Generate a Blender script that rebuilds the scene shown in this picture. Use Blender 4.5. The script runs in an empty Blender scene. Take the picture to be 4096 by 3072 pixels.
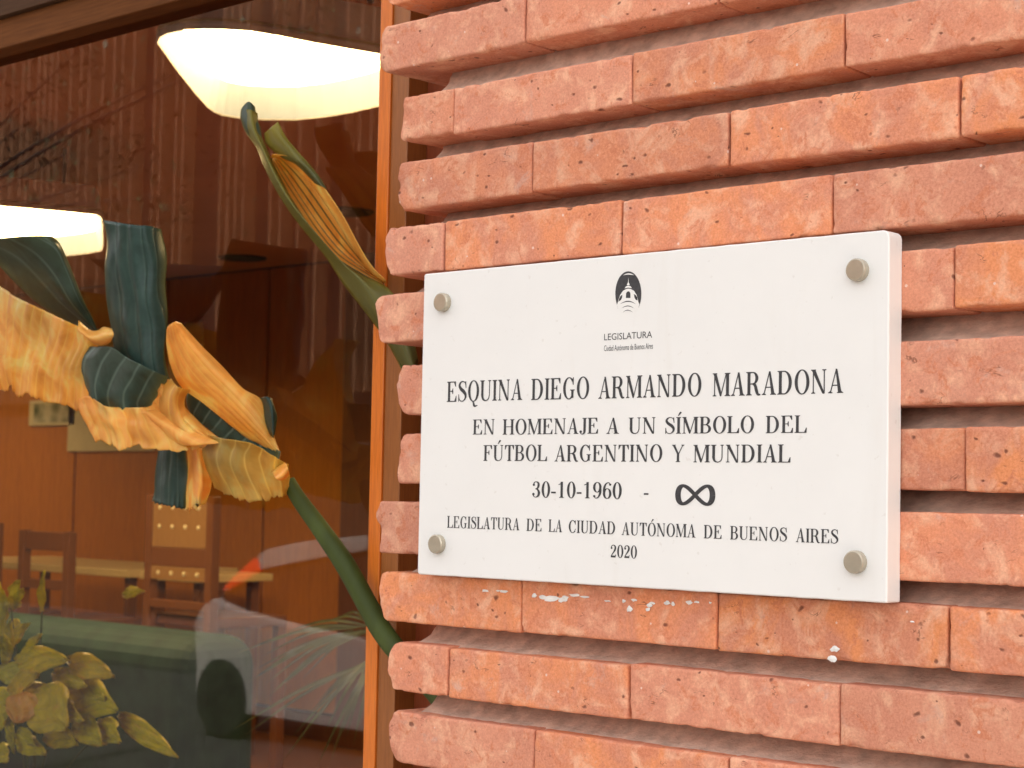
import bpy, bmesh, math, random
import numpy as np
from mathutils import Vector, Matrix, noise
from mathutils.geometry import tessellate_polygon
R = math.radians
sc = bpy.context.scene
COL = sc.collection

# ------------------------------------------------------------------ camera
CAM = Vector((1.40054, -1.40661, 1.4)); YAW, PITCH, ROLL = 0.741501, 0.060941, -0.019354
F = 7300.0                                     # focal length in photograph pixels (4096 wide)
RM = Matrix.Rotation(YAW, 3, 'Z') @ Matrix.Rotation(PITCH, 3, 'X') @ Matrix.Rotation(ROLL, 3, 'Y')
cd = bpy.data.cameras.new('camera'); cam = bpy.data.objects.new('camera', cd); COL.objects.link(cam)
cam.matrix_world = Matrix.Translation(CAM) @ (RM @ Matrix.Rotation(R(90), 3, 'X')).to_4x4()
cd.sensor_width = 36; cd.lens = F / 4096 * 36; cd.clip_start = .02; cd.clip_end = 400
cd.dof.use_dof = True; cd.dof.focus_distance = 1.72; cd.dof.aperture_fstop = 17
sc.camera = cam
# ------------------------------------------------------------------ sky, sun, exposure
w = bpy.data.worlds.new("World"); sc.world = w; w.use_nodes = True
SUN_EL, SUN_AZ = R(50), R(152)                  # azimuth measured from -Y (street side) towards +X
sk = w.node_tree.nodes.new('ShaderNodeTexSky'); sk.sky_type = 'NISHITA'; sk.sun_disc = False
sk.sun_elevation = SUN_EL; sk.sun_rotation = R(180) - SUN_AZ
sk.air_density = 1.0; sk.dust_density = 4.0; sk.ozone_density = .6
bg = w.node_tree.nodes['Background']; bg.inputs[1].default_value = .15
hs = w.node_tree.nodes.new('ShaderNodeHueSaturation'); hs.inputs['Saturation'].default_value = .3   # overcast: a nearly white sky
w.node_tree.links.new(sk.outputs[0], hs.inputs['Color']); wm = w.node_tree.nodes.new('ShaderNodeMix'); wm.data_type = 'RGBA'; wm.blend_type = 'MULTIPLY'; wm.inputs[0].default_value = 1; wm.inputs[7].default_value = (1, .955, .885, 1)
w.node_tree.links.new(hs.outputs[0], wm.inputs[6]); w.node_tree.links.new(wm.outputs[2], bg.inputs[0])
sd = bpy.data.lights.new('sun', 'SUN'); sd.energy = 2.2; sd.angle = R(.6); sd.color = (1, .89, .77)
sun = bpy.data.objects.new('sun', sd); COL.objects.link(sun)
sdir = Vector((math.sin(SUN_AZ) * math.cos(SUN_EL), -math.cos(SUN_AZ) * math.cos(SUN_EL), math.sin(SUN_EL)))
sun.rotation_euler = sdir.to_track_quat('Z', 'Y').to_euler()
sc.view_settings.view_transform = 'Standard'; sc.view_settings.look = 'None'
sc.view_settings.exposure = 2.36; sc.view_settings.gamma = 1
sc.cycles.max_bounces = 8; sc.cycles.transparent_max_bounces = 12
sc.cycles.caustics_reflective = False; sc.cycles.caustics_refractive = False
sc.cycles.sample_clamp_indirect = 6
try: sc.cycles.use_denoising = True
except Exception: pass

# ------------------------------------------------------------------ helpers
S = 4096 / 2212                                # notes were taken on a 2212 px wide view
def ray(u, v):
    return RM @ Vector(((u - 2048) / F, 1, -(v - 1536) / F))
def at(u, v, y):                               # point of the place seen at photo pixel (u,v), y metres behind the brick face
    d = ray(u, v); return CAM + d * ((y - CAM.y) / d.y)
def atz(u, v, z):
    d = ray(u, v); return CAM + d * ((z - CAM.z) / d.z)
def a2(x, v, y): return at(x * S, v * S, y)
YG = .2                                        # plane of the window glass
def mirror(x, v, y):                           # where the thing seen mirrored in the glass really stands
    p = a2(x, v, 2 * YG - y); return Vector((p.x, y, p.z))

def link(o, parent=None):
    COL.objects.link(o)
    if parent: o.parent = parent
    return o
def tag(o, label=None, cat=None, group=None, kind=None):
    if label: o['label'] = label
    if cat: o['category'] = cat
    if group: o['group'] = group
    if kind: o['kind'] = kind
    return o
def empty(name, loc, label, cat, group=None):
    o = bpy.data.objects.new(name, None); o.location = loc; o.empty_display_size = .1
    COL.objects.link(o); return tag(o, label, cat, group)
class MB:
    def __init__(s): s.v = []; s.f = []; s.c = None; s.uv = None
    def add(s, v, f):
        n = len(s.v); s.v += [tuple(p) for p in v]; s.f += [tuple(i + n for i in q) for q in f]; return n
    def box(s, a, b):
        x0, y0, z0 = a; x1, y1, z1 = b
        s.add([(x0,y0,z0),(x1,y0,z0),(x1,y1,z0),(x0,y1,z0),(x0,y0,z1),(x1,y0,z1),(x1,y1,z1),(x0,y1,z1)],
              [(0,3,2,1),(4,5,6,7),(0,1,5,4),(1,2,6,5),(2,3,7,6),(3,0,4,7)])
    def grid(s, P):                            # P[i][j] points
        n, m = len(P), len(P[0])
        return s.add([p for r_ in P for p in r_], [(i*m+j, i*m+j+1, (i+1)*m+j+1, (i+1)*m+j) for i in range(n-1) for j in range(m-1)])
    def tube(s, pts, rad, k=10, cap=True):
        pts = [Vector(p) for p in pts]; n = len(pts); rings = []
        if not hasattr(rad, '__len__'): rad = [rad] * n
        up = Vector((.31, .17, .93)).normalized()
        for i, p in enumerate(pts):
            t = (pts[min(i+1, n-1)] - pts[max(i-1, 0)]).normalized()
            a = t.cross(up)
            if a.length < .05: a = t.cross(Vector((1, 0, 0)))
            a.normalize(); b = t.cross(a)
            rings.append([p + (a*math.cos(q) + b*math.sin(q)) * rad[i] for q in [2*math.pi*j/k for j in range(k)]])
        o = s.add([q for r_ in rings for q in r_], [(i*k+j, i*k+(j+1)%k, (i+1)*k+(j+1)%k, (i+1)*k+j) for i in range(n-1) for j in range(k)])
        if cap: s.f += [tuple(o+j for j in range(k)), tuple(o+(n-1)*k+j for j in reversed(range(k)))]
    def lathe(s, c, prof, axis='z', k=28):     # prof (radius, height)
        c = Vector(c); ring = []
        for r_, h in prof:
            for j in range(k):
                q = 2*math.pi*j/k; x, y = r_*math.cos(q), r_*math.sin(q)
                ring.append(c + (Vector((x, y, h)) if axis == 'z' else Vector((x, -h, y)) if axis == 'y' else Vector((h, x, y))))
        n = len(prof)
        o = s.add(ring, [(i*k+j, i*k+(j+1)%k, (i+1)*k+(j+1)%k, (i+1)*k+j) for i in range(n-1) for j in range(k)])
        s.f += [tuple(o+j for j in reversed(range(k))), tuple(o+(n-1)*k+j for j in range(k))]
    def build(s, name, mat, parent=None, smooth=False, bevel=0, weld=False, fixn=True):
        me = bpy.data.meshes.new(name); me.from_pydata(s.v, [], s.f); me.update()
        if weld or bevel or fixn:
            bm = bmesh.new(); bm.from_mesh(me)
            if weld: bmesh.ops.remove_doubles(bm, verts=bm.verts, dist=1e-5)
            if fixn: bmesh.ops.recalc_face_normals(bm, faces=bm.faces)
            bm.to_mesh(me); bm.free()
        me.materials.append(mat)
        if smooth: me.polygons.foreach_set('use_smooth', [True] * len(me.polygons))
        o = bpy.data.objects.new(name, me); link(o, parent)
        if parent: o.matrix_parent_inverse = Matrix.Translation(-parent.location) if parent.type == 'EMPTY' or parent.location.length else Matrix()
        if bevel:
            b = o.modifiers.new('bevel', 'BEVEL'); b.width = bevel; b.segments = 2; b.limit_method = 'ANGLE'; b.angle_limit = R(40)
        return o
def spline(pts, n):                            # Catmull-Rom resample
    P = [np.array(p, float) for p in pts]; P = [2*P[0]-P[1]] + P + [2*P[-1]-P[-2]]; out = []
    m = len(P) - 3
    for i in range(n):
        t = i/(n-1)*m; k = min(int(t), m-1); t -= k; a, b, c, d = P[k:k+4]
        out.append(.5*((2*b) + (c-a)*t + (2*a-5*b+4*c-d)*t*t + (3*b-a-3*c+d)*t**3))
    return out

# ------------------------------------------------------------------ materials
def mat(name):
    m = bpy.data.materials.new(name); m.use_nodes = True
    nt = m.node_tree; b = nt.nodes['Principled BSDF']; return m, nt, b
def N(nt, t, **kw):
    n = nt.nodes.new('ShaderNode' + t)
    for k, v in kw.items():
        if k in n.inputs: n.inputs[k].default_value = v
        else: setattr(n, k, v)
    return n
def ramp(nt, src, stops):
    r_ = nt.nodes.new('ShaderNodeValToRGB'); e = r_.color_ramp.elements
    while len(e) < len(stops): e.new(.5)
    for q, (p, c) in zip(e, stops): q.position = p; q.color = (*c, 1) if len(c) == 3 else c
    nt.links.new(src, r_.inputs[0]); return r_.outputs[0]
def mixc(nt, fac, a, b, mode='MIX'):
    m = nt.nodes.new('ShaderNodeMix'); m.data_type = 'RGBA'; m.blend_type = mode
    for i, s_ in ((0, fac), (6, a), (7, b)):
        if hasattr(s_, 'is_output'): nt.links.new(s_, m.inputs[i])
        else: m.inputs[i].default_value = s_ if i == 0 else (*s_, 1)
    return m.outputs[2]
def pos(nt, scale=(1, 1, 1)):
    g = nt.nodes.new('ShaderNodeTexCoord'); mp = nt.nodes.new('ShaderNodeMapping'); mp.inputs['Scale'].default_value = scale
    nt.links.new(g.outputs['Object'], mp.inputs[0]); return mp.outputs[0]
def noise_n(nt, vec, scale, detail=5, rough=.55, dist=0):
    n = N(nt, 'TexNoise', Scale=scale, Detail=detail, Roughness=rough, Distortion=dist); nt.links.new(vec, n.inputs['Vector']); return n.outputs['Fac']
def bump(nt, b, h, strength=.3, dist=.002):
    n = N(nt, 'Bump', Strength=strength, Distance=dist); nt.links.new(h, n.inputs['Height']); nt.links.new(n.outputs[0], b.inputs['Normal'])
def plain(name, col, rough=.5, metal=0, var=.12, scale=8, bmp=.0, spec=.5, stretch=(1, 1, 1)):
    m, nt, b = mat(name); v = pos(nt, stretch); f = noise_n(nt, v, scale)
    lo = tuple(c*(1-var) for c in col); hi = tuple(min(1, c*(1+var)) for c in col)
    nt.links.new(ramp(nt, f, [(.3, lo), (.7, hi)]), b.inputs['Base Color'])
    b.inputs['Roughness'].default_value = rough; b.inputs['Metallic'].default_value = metal; b.inputs['Specular IOR Level'].default_value = spec
    if bmp: bump(nt, b, noise_n(nt, v, scale*4), bmp)
    return m
def wood(name, dark, light, scale=1, rough=.4, axis='z', spec=.5):
    m, nt, b = mat(name); b.inputs['Specular IOR Level'].default_value = spec; st = {'z': (9, 9, .5), 'x': (.5, 9, 9)}[axis]
    v = pos(nt, tuple(c*scale for c in st)); f = noise_n(nt, v, 3, 6, .6, 1.2)
    f2 = noise_n(nt, pos(nt, tuple(c*scale*6 for c in st)), 4, 3)
    c = ramp(nt, f, [(.28, dark), (.72, light)])
    nt.links.new(mixc(nt, .35, c, ramp(nt, f2, [(.35, tuple(x*.55 for x in dark)), (.65, light)])), b.inputs['Base Color'])
    b.inputs['Roughness'].default_value = rough; bump(nt, b, f2, .15, .001); return m

def brick_mat():
    m, nt, b = mat('brick'); v = pos(nt)
    at_ = N(nt, 'Attribute', attribute_name='tint'); sep = N(nt, 'SeparateColor'); nt.links.new(at_.outputs['Color'], sep.inputs[0])
    off = N(nt, 'VectorMath', operation='MULTIPLY_ADD'); nt.links.new(at_.outputs['Color'], off.inputs[0])
    off.inputs[1].default_value = (7, 0, 5); nt.links.new(v, off.inputs[2]); p = off.outputs[0]
    base = ramp(nt, sep.outputs[0], [(0, (.64, .285, .19)), (.35, (.70, .275, .16)), (.65, (.75, .262, .122)), (1, (.80, .27, .085))])
    big = noise_n(nt, p, 16, 4, .6, .8)
    c = mixc(nt, ramp(nt, big, [(.42, (0,)*3), (.60, (.85,)*3)]), base, (.59, .225, .14))
    big2 = noise_n(nt, p, 30, 6, .68, .5)
    c = mixc(nt, ramp(nt, big2, [(.49, (0,)*3), (.63, (.85,)*3)]), c, (.84, .46, .29))
    c = mixc(nt, ramp(nt, noise_n(nt, p, 48, 5, .7, .8), [(.55, (0,)*3), (.63, (.8,)*3)]), c, (.60, .18, .08))
    c = mixc(nt, ramp(nt, noise_n(nt, p, 22, 6, .7, .5), [(.60, (0,)*3), (.70, (.7,)*3)]), c, (.62, .41, .33))
    c = mixc(nt, ramp(nt, noise_n(nt, p, 70, 5, .75, 3.0), [(.66, (0,)*3), (.72, (.7,)*3)]), c, (.27, .10, .06))
    # fine grain
    fine = noise_n(nt, p, 420, 3, .7)
    c = mixc(nt, .30, c, ramp(nt, fine, [(.3, (.33, .12, .075)), (.7, (.88, .43, .28))]), 'MIX')
    # pits: small dark holes, stretched
    mp = N(nt, 'Mapping'); mp.inputs['Scale'].default_value = (1, 1, 1.5); mp.inputs['Rotation'].default_value = (0, .6, 0); nt.links.new(p, mp.inputs[0])
    dn = N(nt, 'TexNoise', Scale=60, Detail=3); nt.links.new(p, dn.inputs['Vector'])
    dv = N(nt, 'VectorMath', operation='MULTIPLY_ADD'); nt.links.new(dn.outputs['Color'], dv.inputs[0]); dv.inputs[1].default_value = (.014,)*3; nt.links.new(mp.outputs[0], dv.inputs[2])
    vo = N(nt, 'TexVoronoi', Scale=74, Randomness=1); nt.links.new(dv.outputs[0], vo.inputs['Vector'])
    cs = N(nt, 'SeparateColor'); nt.links.new(vo.outputs['Color'], cs.inputs[0])
    rad = N(nt, 'MapRange'); rad.inputs[1].default_value = .67; rad.inputs[2].default_value = 1; rad.inputs[3].default_value = 0; rad.inputs[4].default_value = .30
    nt.links.new(cs.outputs[0], rad.inputs[0])
    lt = N(nt, 'MapRange'); lt.inputs[3].default_value = 1; lt.inputs[4].default_value = 0
    nt.links.new(vo.outputs['Distance'], lt.inputs[0])
    sub = N(nt, 'Math', operation='MULTIPLY'); nt.links.new(rad.outputs[0], sub.inputs[0]); sub.inputs[1].default_value = .45
    nt.links.new(sub.outputs[0], lt.inputs[1]); nt.links.new(rad.outputs[0], lt.inputs[2])
    gate = N(nt, 'Math', operation='GREATER_THAN'); nt.links.new(rad.outputs[0], gate.inputs[0]); gate.inputs[1].default_value = .02
    pit = N(nt, 'Math', operation='MULTIPLY'); nt.links.new(lt.outputs[0], pit.inputs[0]); nt.links.new(gate.outputs[0], pit.inputs[1])
    pitc = N(nt, 'Math', operation='MULTIPLY'); nt.links.new(pit.outputs[0], pitc.inputs[0]); pitc.inputs[1].default_value = .8
    c = mixc(nt, pitc.outputs[0], c, (.13, .04, .025))
    # hairline cracks and drag marks
    ms = N(nt, 'Mapping'); ms.inputs['Scale'].default_value = (1, 1, 2.2); ms.inputs['Rotation'].default_value = (0, .35, 0); nt.links.new(p, ms.inputs[0])
    cr = ramp(nt, noise_n(nt, ms.outputs[0], 21, 4, .55, .8), [(.488, (0,)*3), (.497, (1,)*3), (.503, (1,)*3), (.512, (0,)*3)])
    cm = ramp(nt, noise_n(nt, p, 34, 2, .5), [(.60, (0,)*3), (.66, (.75,)*3)])
    c = mixc(nt, mixc(nt, 1, cr, cm, 'MULTIPLY'), c, (.20, .07, .04))
    # pale specks
    v2 = N(nt, 'TexVoronoi', Scale=140); nt.links.new(p, v2.inputs['Vector']); c2 = N(nt, 'SeparateColor'); nt.links.new(v2.outputs['Color'], c2.inputs[0])
    g2 = N(nt, 'Math', operation='GREATER_THAN'); nt.links.new(c2.outputs[1], g2.inputs[0]); g2.inputs[1].default_value = .992
    g3 = N(nt, 'Math', operation='LESS_THAN'); nt.links.new(v2.outputs['Distance'], g3.inputs[0]); g3.inputs[1].default_value = .2
    g4 = N(nt, 'Math', operation='MULTIPLY'); nt.links.new(g2.outputs[0], g4.inputs[0]); nt.links.new(g3.outputs[0], g4.inputs[1])
    c = mixc(nt, g4.outputs[0], c, (.75, .5, .4))
    vm = N(nt, 'MapRange'); nt.links.new(sep.outputs[1], vm.inputs[0]); vm.inputs[3].default_value = .90; vm.inputs[4].default_value = 1.06
    hv = N(nt, 'HueSaturation'); nt.links.new(vm.outputs[0], hv.inputs['Value']); nt.links.new(c, hv.inputs['Color']); c = hv.outputs[0]
    nt.links.new(c, b.inputs['Base Color']); b.inputs['Roughness'].default_value = .85; b.inputs['Specular IOR Level'].default_value = .25
    h = N(nt, 'Math', operation='SUBTRACT'); nt.links.new(noise_n(nt, p, 150, 6, .7), h.inputs[0]); nt.links.new(pit.outputs[0], h.inputs[1])
    bump(nt, b, h.outputs[0], .5, .0016); return m

def leaf_mat(name, green, dry, stripes=8, vein=(.55, .62, .40), trans=.35, rough=.35):
    m, nt, b = mat(name); uv = N(nt, 'UVMap'); sx = N(nt, 'SeparateXYZ'); nt.links.new(uv.outputs[0], sx.inputs[0])
    at_ = N(nt, 'Attribute', attribute_name='tint'); sep = N(nt, 'SeparateColor'); nt.links.new(at_.outputs['Color'], sep.inputs[0])
    nz = noise_n(nt, pos(nt), 22, 4, .6, 1)
    fr = N(nt, 'Math', operation='FRACT'); nt.links.new(sx.outputs[0], fr.inputs[0])
    vn = ramp(nt, fr.outputs[0], [(0, (1,)*3), (.045, (.55,)*3), (.12, (0,)*3), (.88, (0,)*3), (.955, (.55,)*3), (1, (1,)*3)])
    dry_glow_f = N(nt, 'Math', operation='MULTIPLY_ADD'); nt.links.new(nz, dry_glow_f.inputs[0]); dry_glow_f.inputs[1].default_value = .5; dry_glow_f.use_clamp = True
    d0 = N(nt, 'Math', operation='MULTIPLY_ADD'); nt.links.new(sep.outputs[0], d0.inputs[0]); d0.inputs[1].default_value = 1.5; d0.inputs[2].default_value = -.5
    nt.links.new(d0.outputs[0], dry_glow_f.inputs[2])
    g = ramp(nt, nz, [(.3, tuple(c*.7 for c in green)), (.7, tuple(c*1.3 for c in green))])
    d = ramp(nt, noise_n(nt, pos(nt), 17, 3, .55, 1.0), [(.30, tuple(c*k_ for c, k_ in zip(dry, (.86, .72, .6)))), (.50, dry), (.70, tuple(min(1, c*k_) for c, k_ in zip(dry, (1.08, 1.42, 2.2))))])  # pale yellow patches paint the hot spots of lamplight shining through
    c = mixc(nt, dry_glow_f.outputs[0], g, d)
    yl = mixc(nt, sep.outputs[1], c, (.42, .34, .035))
    vmul = N(nt, 'Math', operation='MULTIPLY'); nt.links.new(vn, vmul.inputs[0]); nt.links.new(sep.outputs[2], vmul.inputs[1])
    vcol = mixc(nt, dry_glow_f.outputs[0], vein, tuple(min(1, c*1.25) for c in dry))
    c = mixc(nt, vmul.outputs[0], yl, vcol)
    nt.links.new(c, b.inputs['Base Color']); b.inputs['Roughness'].default_value = rough
    tr = N(nt, 'BsdfTranslucent'); nt.links.new(c, tr.inputs[0])
    mx = N(nt, 'MixShader'); mx.inputs[0].default_value = trans
    out = nt.nodes['Material Output']; nt.links.new(b.outputs[0], mx.inputs[1]); nt.links.new(tr.outputs[0], mx.inputs[2]); nt.links.new(mx.outputs[0], out.inputs[0])
    b.inputs['Specular IOR Level'].default_value = .35
    return m
def glass_mat(name, k=1.05):
    m, nt, b = mat(name); nt.nodes.remove(b); out = nt.nodes['Material Output']
    t = N(nt, 'BsdfTransparent'); g = N(nt, 'BsdfGlossy'); g.inputs['Roughness'].default_value = 0.0
    fr = N(nt, 'Fresnel', IOR=1.5); mu = N(nt, 'Math', operation='MULTIPLY'); mu.use_clamp = True; nt.links.new(fr.outputs[0], mu.inputs[0]); mu.inputs[1].default_value = k
    mx = N(nt, 'MixShader'); nt.links.new(mu.outputs[0], mx.inputs[0]); nt.links.new(t.outputs[0], mx.inputs[1]); nt.links.new(g.outputs[0], mx.inputs[2])
    d = N(nt, 'BsdfDiffuse'); d.inputs[0].default_value = (.75, .66, .55, 1)
    v = pos(nt, (1, 1, .45)); f = mixc(nt, 1, ramp(nt, noise_n(nt, v, 260, 2, .5), [(.62, (0,)*3), (.80, (.05,)*3)]), ramp(nt, noise_n(nt, v, 7, 3), [(.4, (0,)*3), (.65, (.9,)*3)]), 'MULTIPLY')
    ad = N(nt, 'Math', operation='ADD'); nt.links.new(f, ad.inputs[0]); ad.inputs[1].default_value = .002
    m2 = N(nt, 'MixShader'); nt.links.new(ad.outputs[0], m2.inputs[0]); nt.links.new(mx.outputs[0], m2.inputs[1]); nt.links.new(d.outputs[0], m2.inputs[2]); nt.links.new(m2.outputs[0], out.inputs[0])
    return m
def emit_mat(name, col, s):
    m, nt, b = mat(name); b.inputs['Base Color'].default_value = (.9, .88, .82, 1)
    b.inputs['Emission Color'].default_value = (*col, 1); b.inputs['Emission Strength'].default_value = s; return m

M_brick = brick_mat()
M_mortar = plain('mortar', (.66, .49, .385), .95, var=.25, scale=60, bmp=.8, spec=.2)
M_plaque = plain('white_marble', (.80, .785, .755), .42, var=.015, scale=14, bmp=.04)
nt = M_plaque.node_tree; b_ = nt.nodes['Principled BSDF']; src = b_.inputs['Base Color'].links[0].from_socket
c_ = mixc(nt, ramp(nt, noise_n(nt, pos(nt), 150, 2, .5), [(.70, (0,)*3), (.76, (.25,)*3)]), src, (.55, .50, .44))
c_ = mixc(nt, ramp(nt, noise_n(nt, pos(nt, (1, 1, .22)), 26, 4, .6, .6), [(.58, (0,)*3), (.75, (.12,)*3)]), c_, (.66, .60, .52))
nt.links.new(c_, b_.inputs['Base Color'])
M_ink = plain('black_lettering', (.035, .034, .037), .6, var=.35, scale=220)
M_cap = plain('brushed_nickel', (.45, .40, .31), .26, metal=.45, var=.06, scale=120)
M_paint = plain('white_paint', (.82, .80, .77), .6, scale=60, bmp=.2)
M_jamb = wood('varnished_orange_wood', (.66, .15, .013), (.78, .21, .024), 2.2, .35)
M_jamb_shaded = wood('varnished_wood_shaded', (.27, .085, .018), (.37, .125, .028), 2.2, .4)  # darker copy of the jamb wood, side shade put into the colour
M_infill_shaded = wood('infill_wood_shaded', (.18, .035, .010), (.25, .05, .014), 2, .4)  # darkest copy, shade of the recess put into the colour
M_head = wood('head_wood', (.11, .036, .009), (.16, .055, .014), 1.2, .8, 'x', .12)
M_fascia = wood('fascia_wood', (.06, .028, .013), (.09, .042, .02), 1, .8, 'x', .12)
M_panel = wood('wall_panel_wood', (.46, .155, .014), (.58, .21, .022), .8, .38)
M_dark = wood('walnut', (.12, .04, .012), (.18, .06, .018), 1, .4)
M_ceil = plain('brown_ceiling', (.46, .185, .055), .7, var=.10, scale=1.2)
M_floor_in = wood('floor_boards', (.20, .075, .03), (.28, .11, .045), 1, .35, 'x')
M_chair = wood('chair_wood', (.15, .05, .015), (.20, .07, .02), 2, .4)
M_chair_pale = wood('light_brown_wood', (.30, .15, .05), (.36, .19, .07), 2, .4)
M_sofa = plain('dark_green_leather', (.016, .040, .027), .7, var=.3, scale=9, bmp=.35, spec=.25)
M_pale = wood('pale_table_wood', (.62, .46, .22), (.72, .55, .28), 1, .4, 'x')
M_stud = plain('pale_stud', (.85, .72, .45), .4)
M_mat = plain('cream_paper', (.62, .55, .34), .8, var=.06, scale=6)
M_shell = plain('white_lamp_shell', (.8, .78, .7), .5, var=.02)
M_shade = plain('cream_lamp_lining', (.24, .29, .36), .5, var=.02)
M_lamp = emit_mat('lamp_diffuser', (1, .68, .30), 4.4)
M_rim = plain('olive_lamp_rim', (.40, .33, .16), .4)
M_black = plain('black_hole', (.012, .010, .008), .6)
M_asphalt = plain('asphalt', (.05, .05, .052), .9, var=.25, scale=40, bmp=.4)
M_pave = plain('paving', (.24, .215, .19), .85, var=.2, scale=5, bmp=.2)
M_conc = plain('pale_concrete', (.42, .41, .39), .8, var=.12, scale=3)
M_opp = plain('brown_facade', (.050, .020, .008), .8, var=.15, scale=1)
M_base = plain('dark_base', (.045, .03, .02), .8)
M_fin = plain('pale_fin', (.27, .13, .065), .6, var=.06)
M_bark = plain('bark', (.05, .038, .028), .9, var=.4, scale=14, bmp=.6)
M_tleaf = plain('street_leaf', (.035, .06, .02), .5, var=.4, scale=4)
M_silver = plain('silver_car_paint', (.60, .59, .57), .25, metal=.3, var=.02, scale=2)
M_teal = plain('teal_car_paint', (.22, .36, .34), .25, metal=.2, var=.03, scale=2)
M_tyre = plain('tyre', (.015, .015, .016), .8)
M_rimw = plain('wheel_rim', (.35, .36, .37), .35, metal=.8)
M_red = plain('tail_light_red', (.65, .03, .02), .2); b_ = M_red.node_tree.nodes['Principled BSDF']; b_.inputs['Emission Color'].default_value = (1, .06, .02, 1); b_.inputs['Emission Strength'].default_value = .7
M_dullred = plain('dull_red', (.22, .03, .02), .3)
M_carglass = plain('car_window', (.02, .025, .028), .08)
M_pot = plain('terracotta', (.38, .15, .07), .85, var=.15, scale=20)
M_stem = plain('green_stem', (.045, .062, .010), .6, spec=.25, var=.3, scale=25, stretch=(1, 1, .2))
M_leaf = leaf_mat('big_leaf', (.064, .115, .095), (1, .60, .14), vein=(.24, .34, .27), trans=.55, rough=.3)
M_pothos = leaf_mat('pothos_leaf', (.66, .58, .03), (.85, .42, .07), vein=(.34, .30, .06), trans=.45)
M_palm = plain('palm_leaflet', (.12, .11, .02), .5, var=.4, scale=8)
M_glass = glass_mat('window_glass')

# ------------------------------------------------------------------ ground and street (setting)
def sheet(name, a, b, z, m):
    mb = MB(); mb.v = [(a[0],a[1],z),(b[0],a[1],z),(b[0],b[1],z),(a[0],b[1],z)]; mb.f = [(0,1,2,3)]
    o = mb.build(name, m, fixn=False); return tag(o, kind='structure')
sheet('ground', (-150, -150), (150, 150), -.56, M_asphalt)
sheet('road', (-120, -9.6), (120, -2.75), -.45, M_asphalt)
mb = MB(); mb.box((-120, -2.6, -.55), (120, .10, -.3)); tag(mb.build('pavement', M_pave), kind='structure')
mb = MB(); mb.box((-120, -2.75, -.55), (120, -2.602, -.296)); tag(mb.build('kerb', M_conc, bevel=.015), kind='structure')
mb = MB(); mb.box((-120, -13.3, -.55), (120, -9.6, -.3)); tag(mb.build('far_pavement', M_asphalt), kind='structure')

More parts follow.
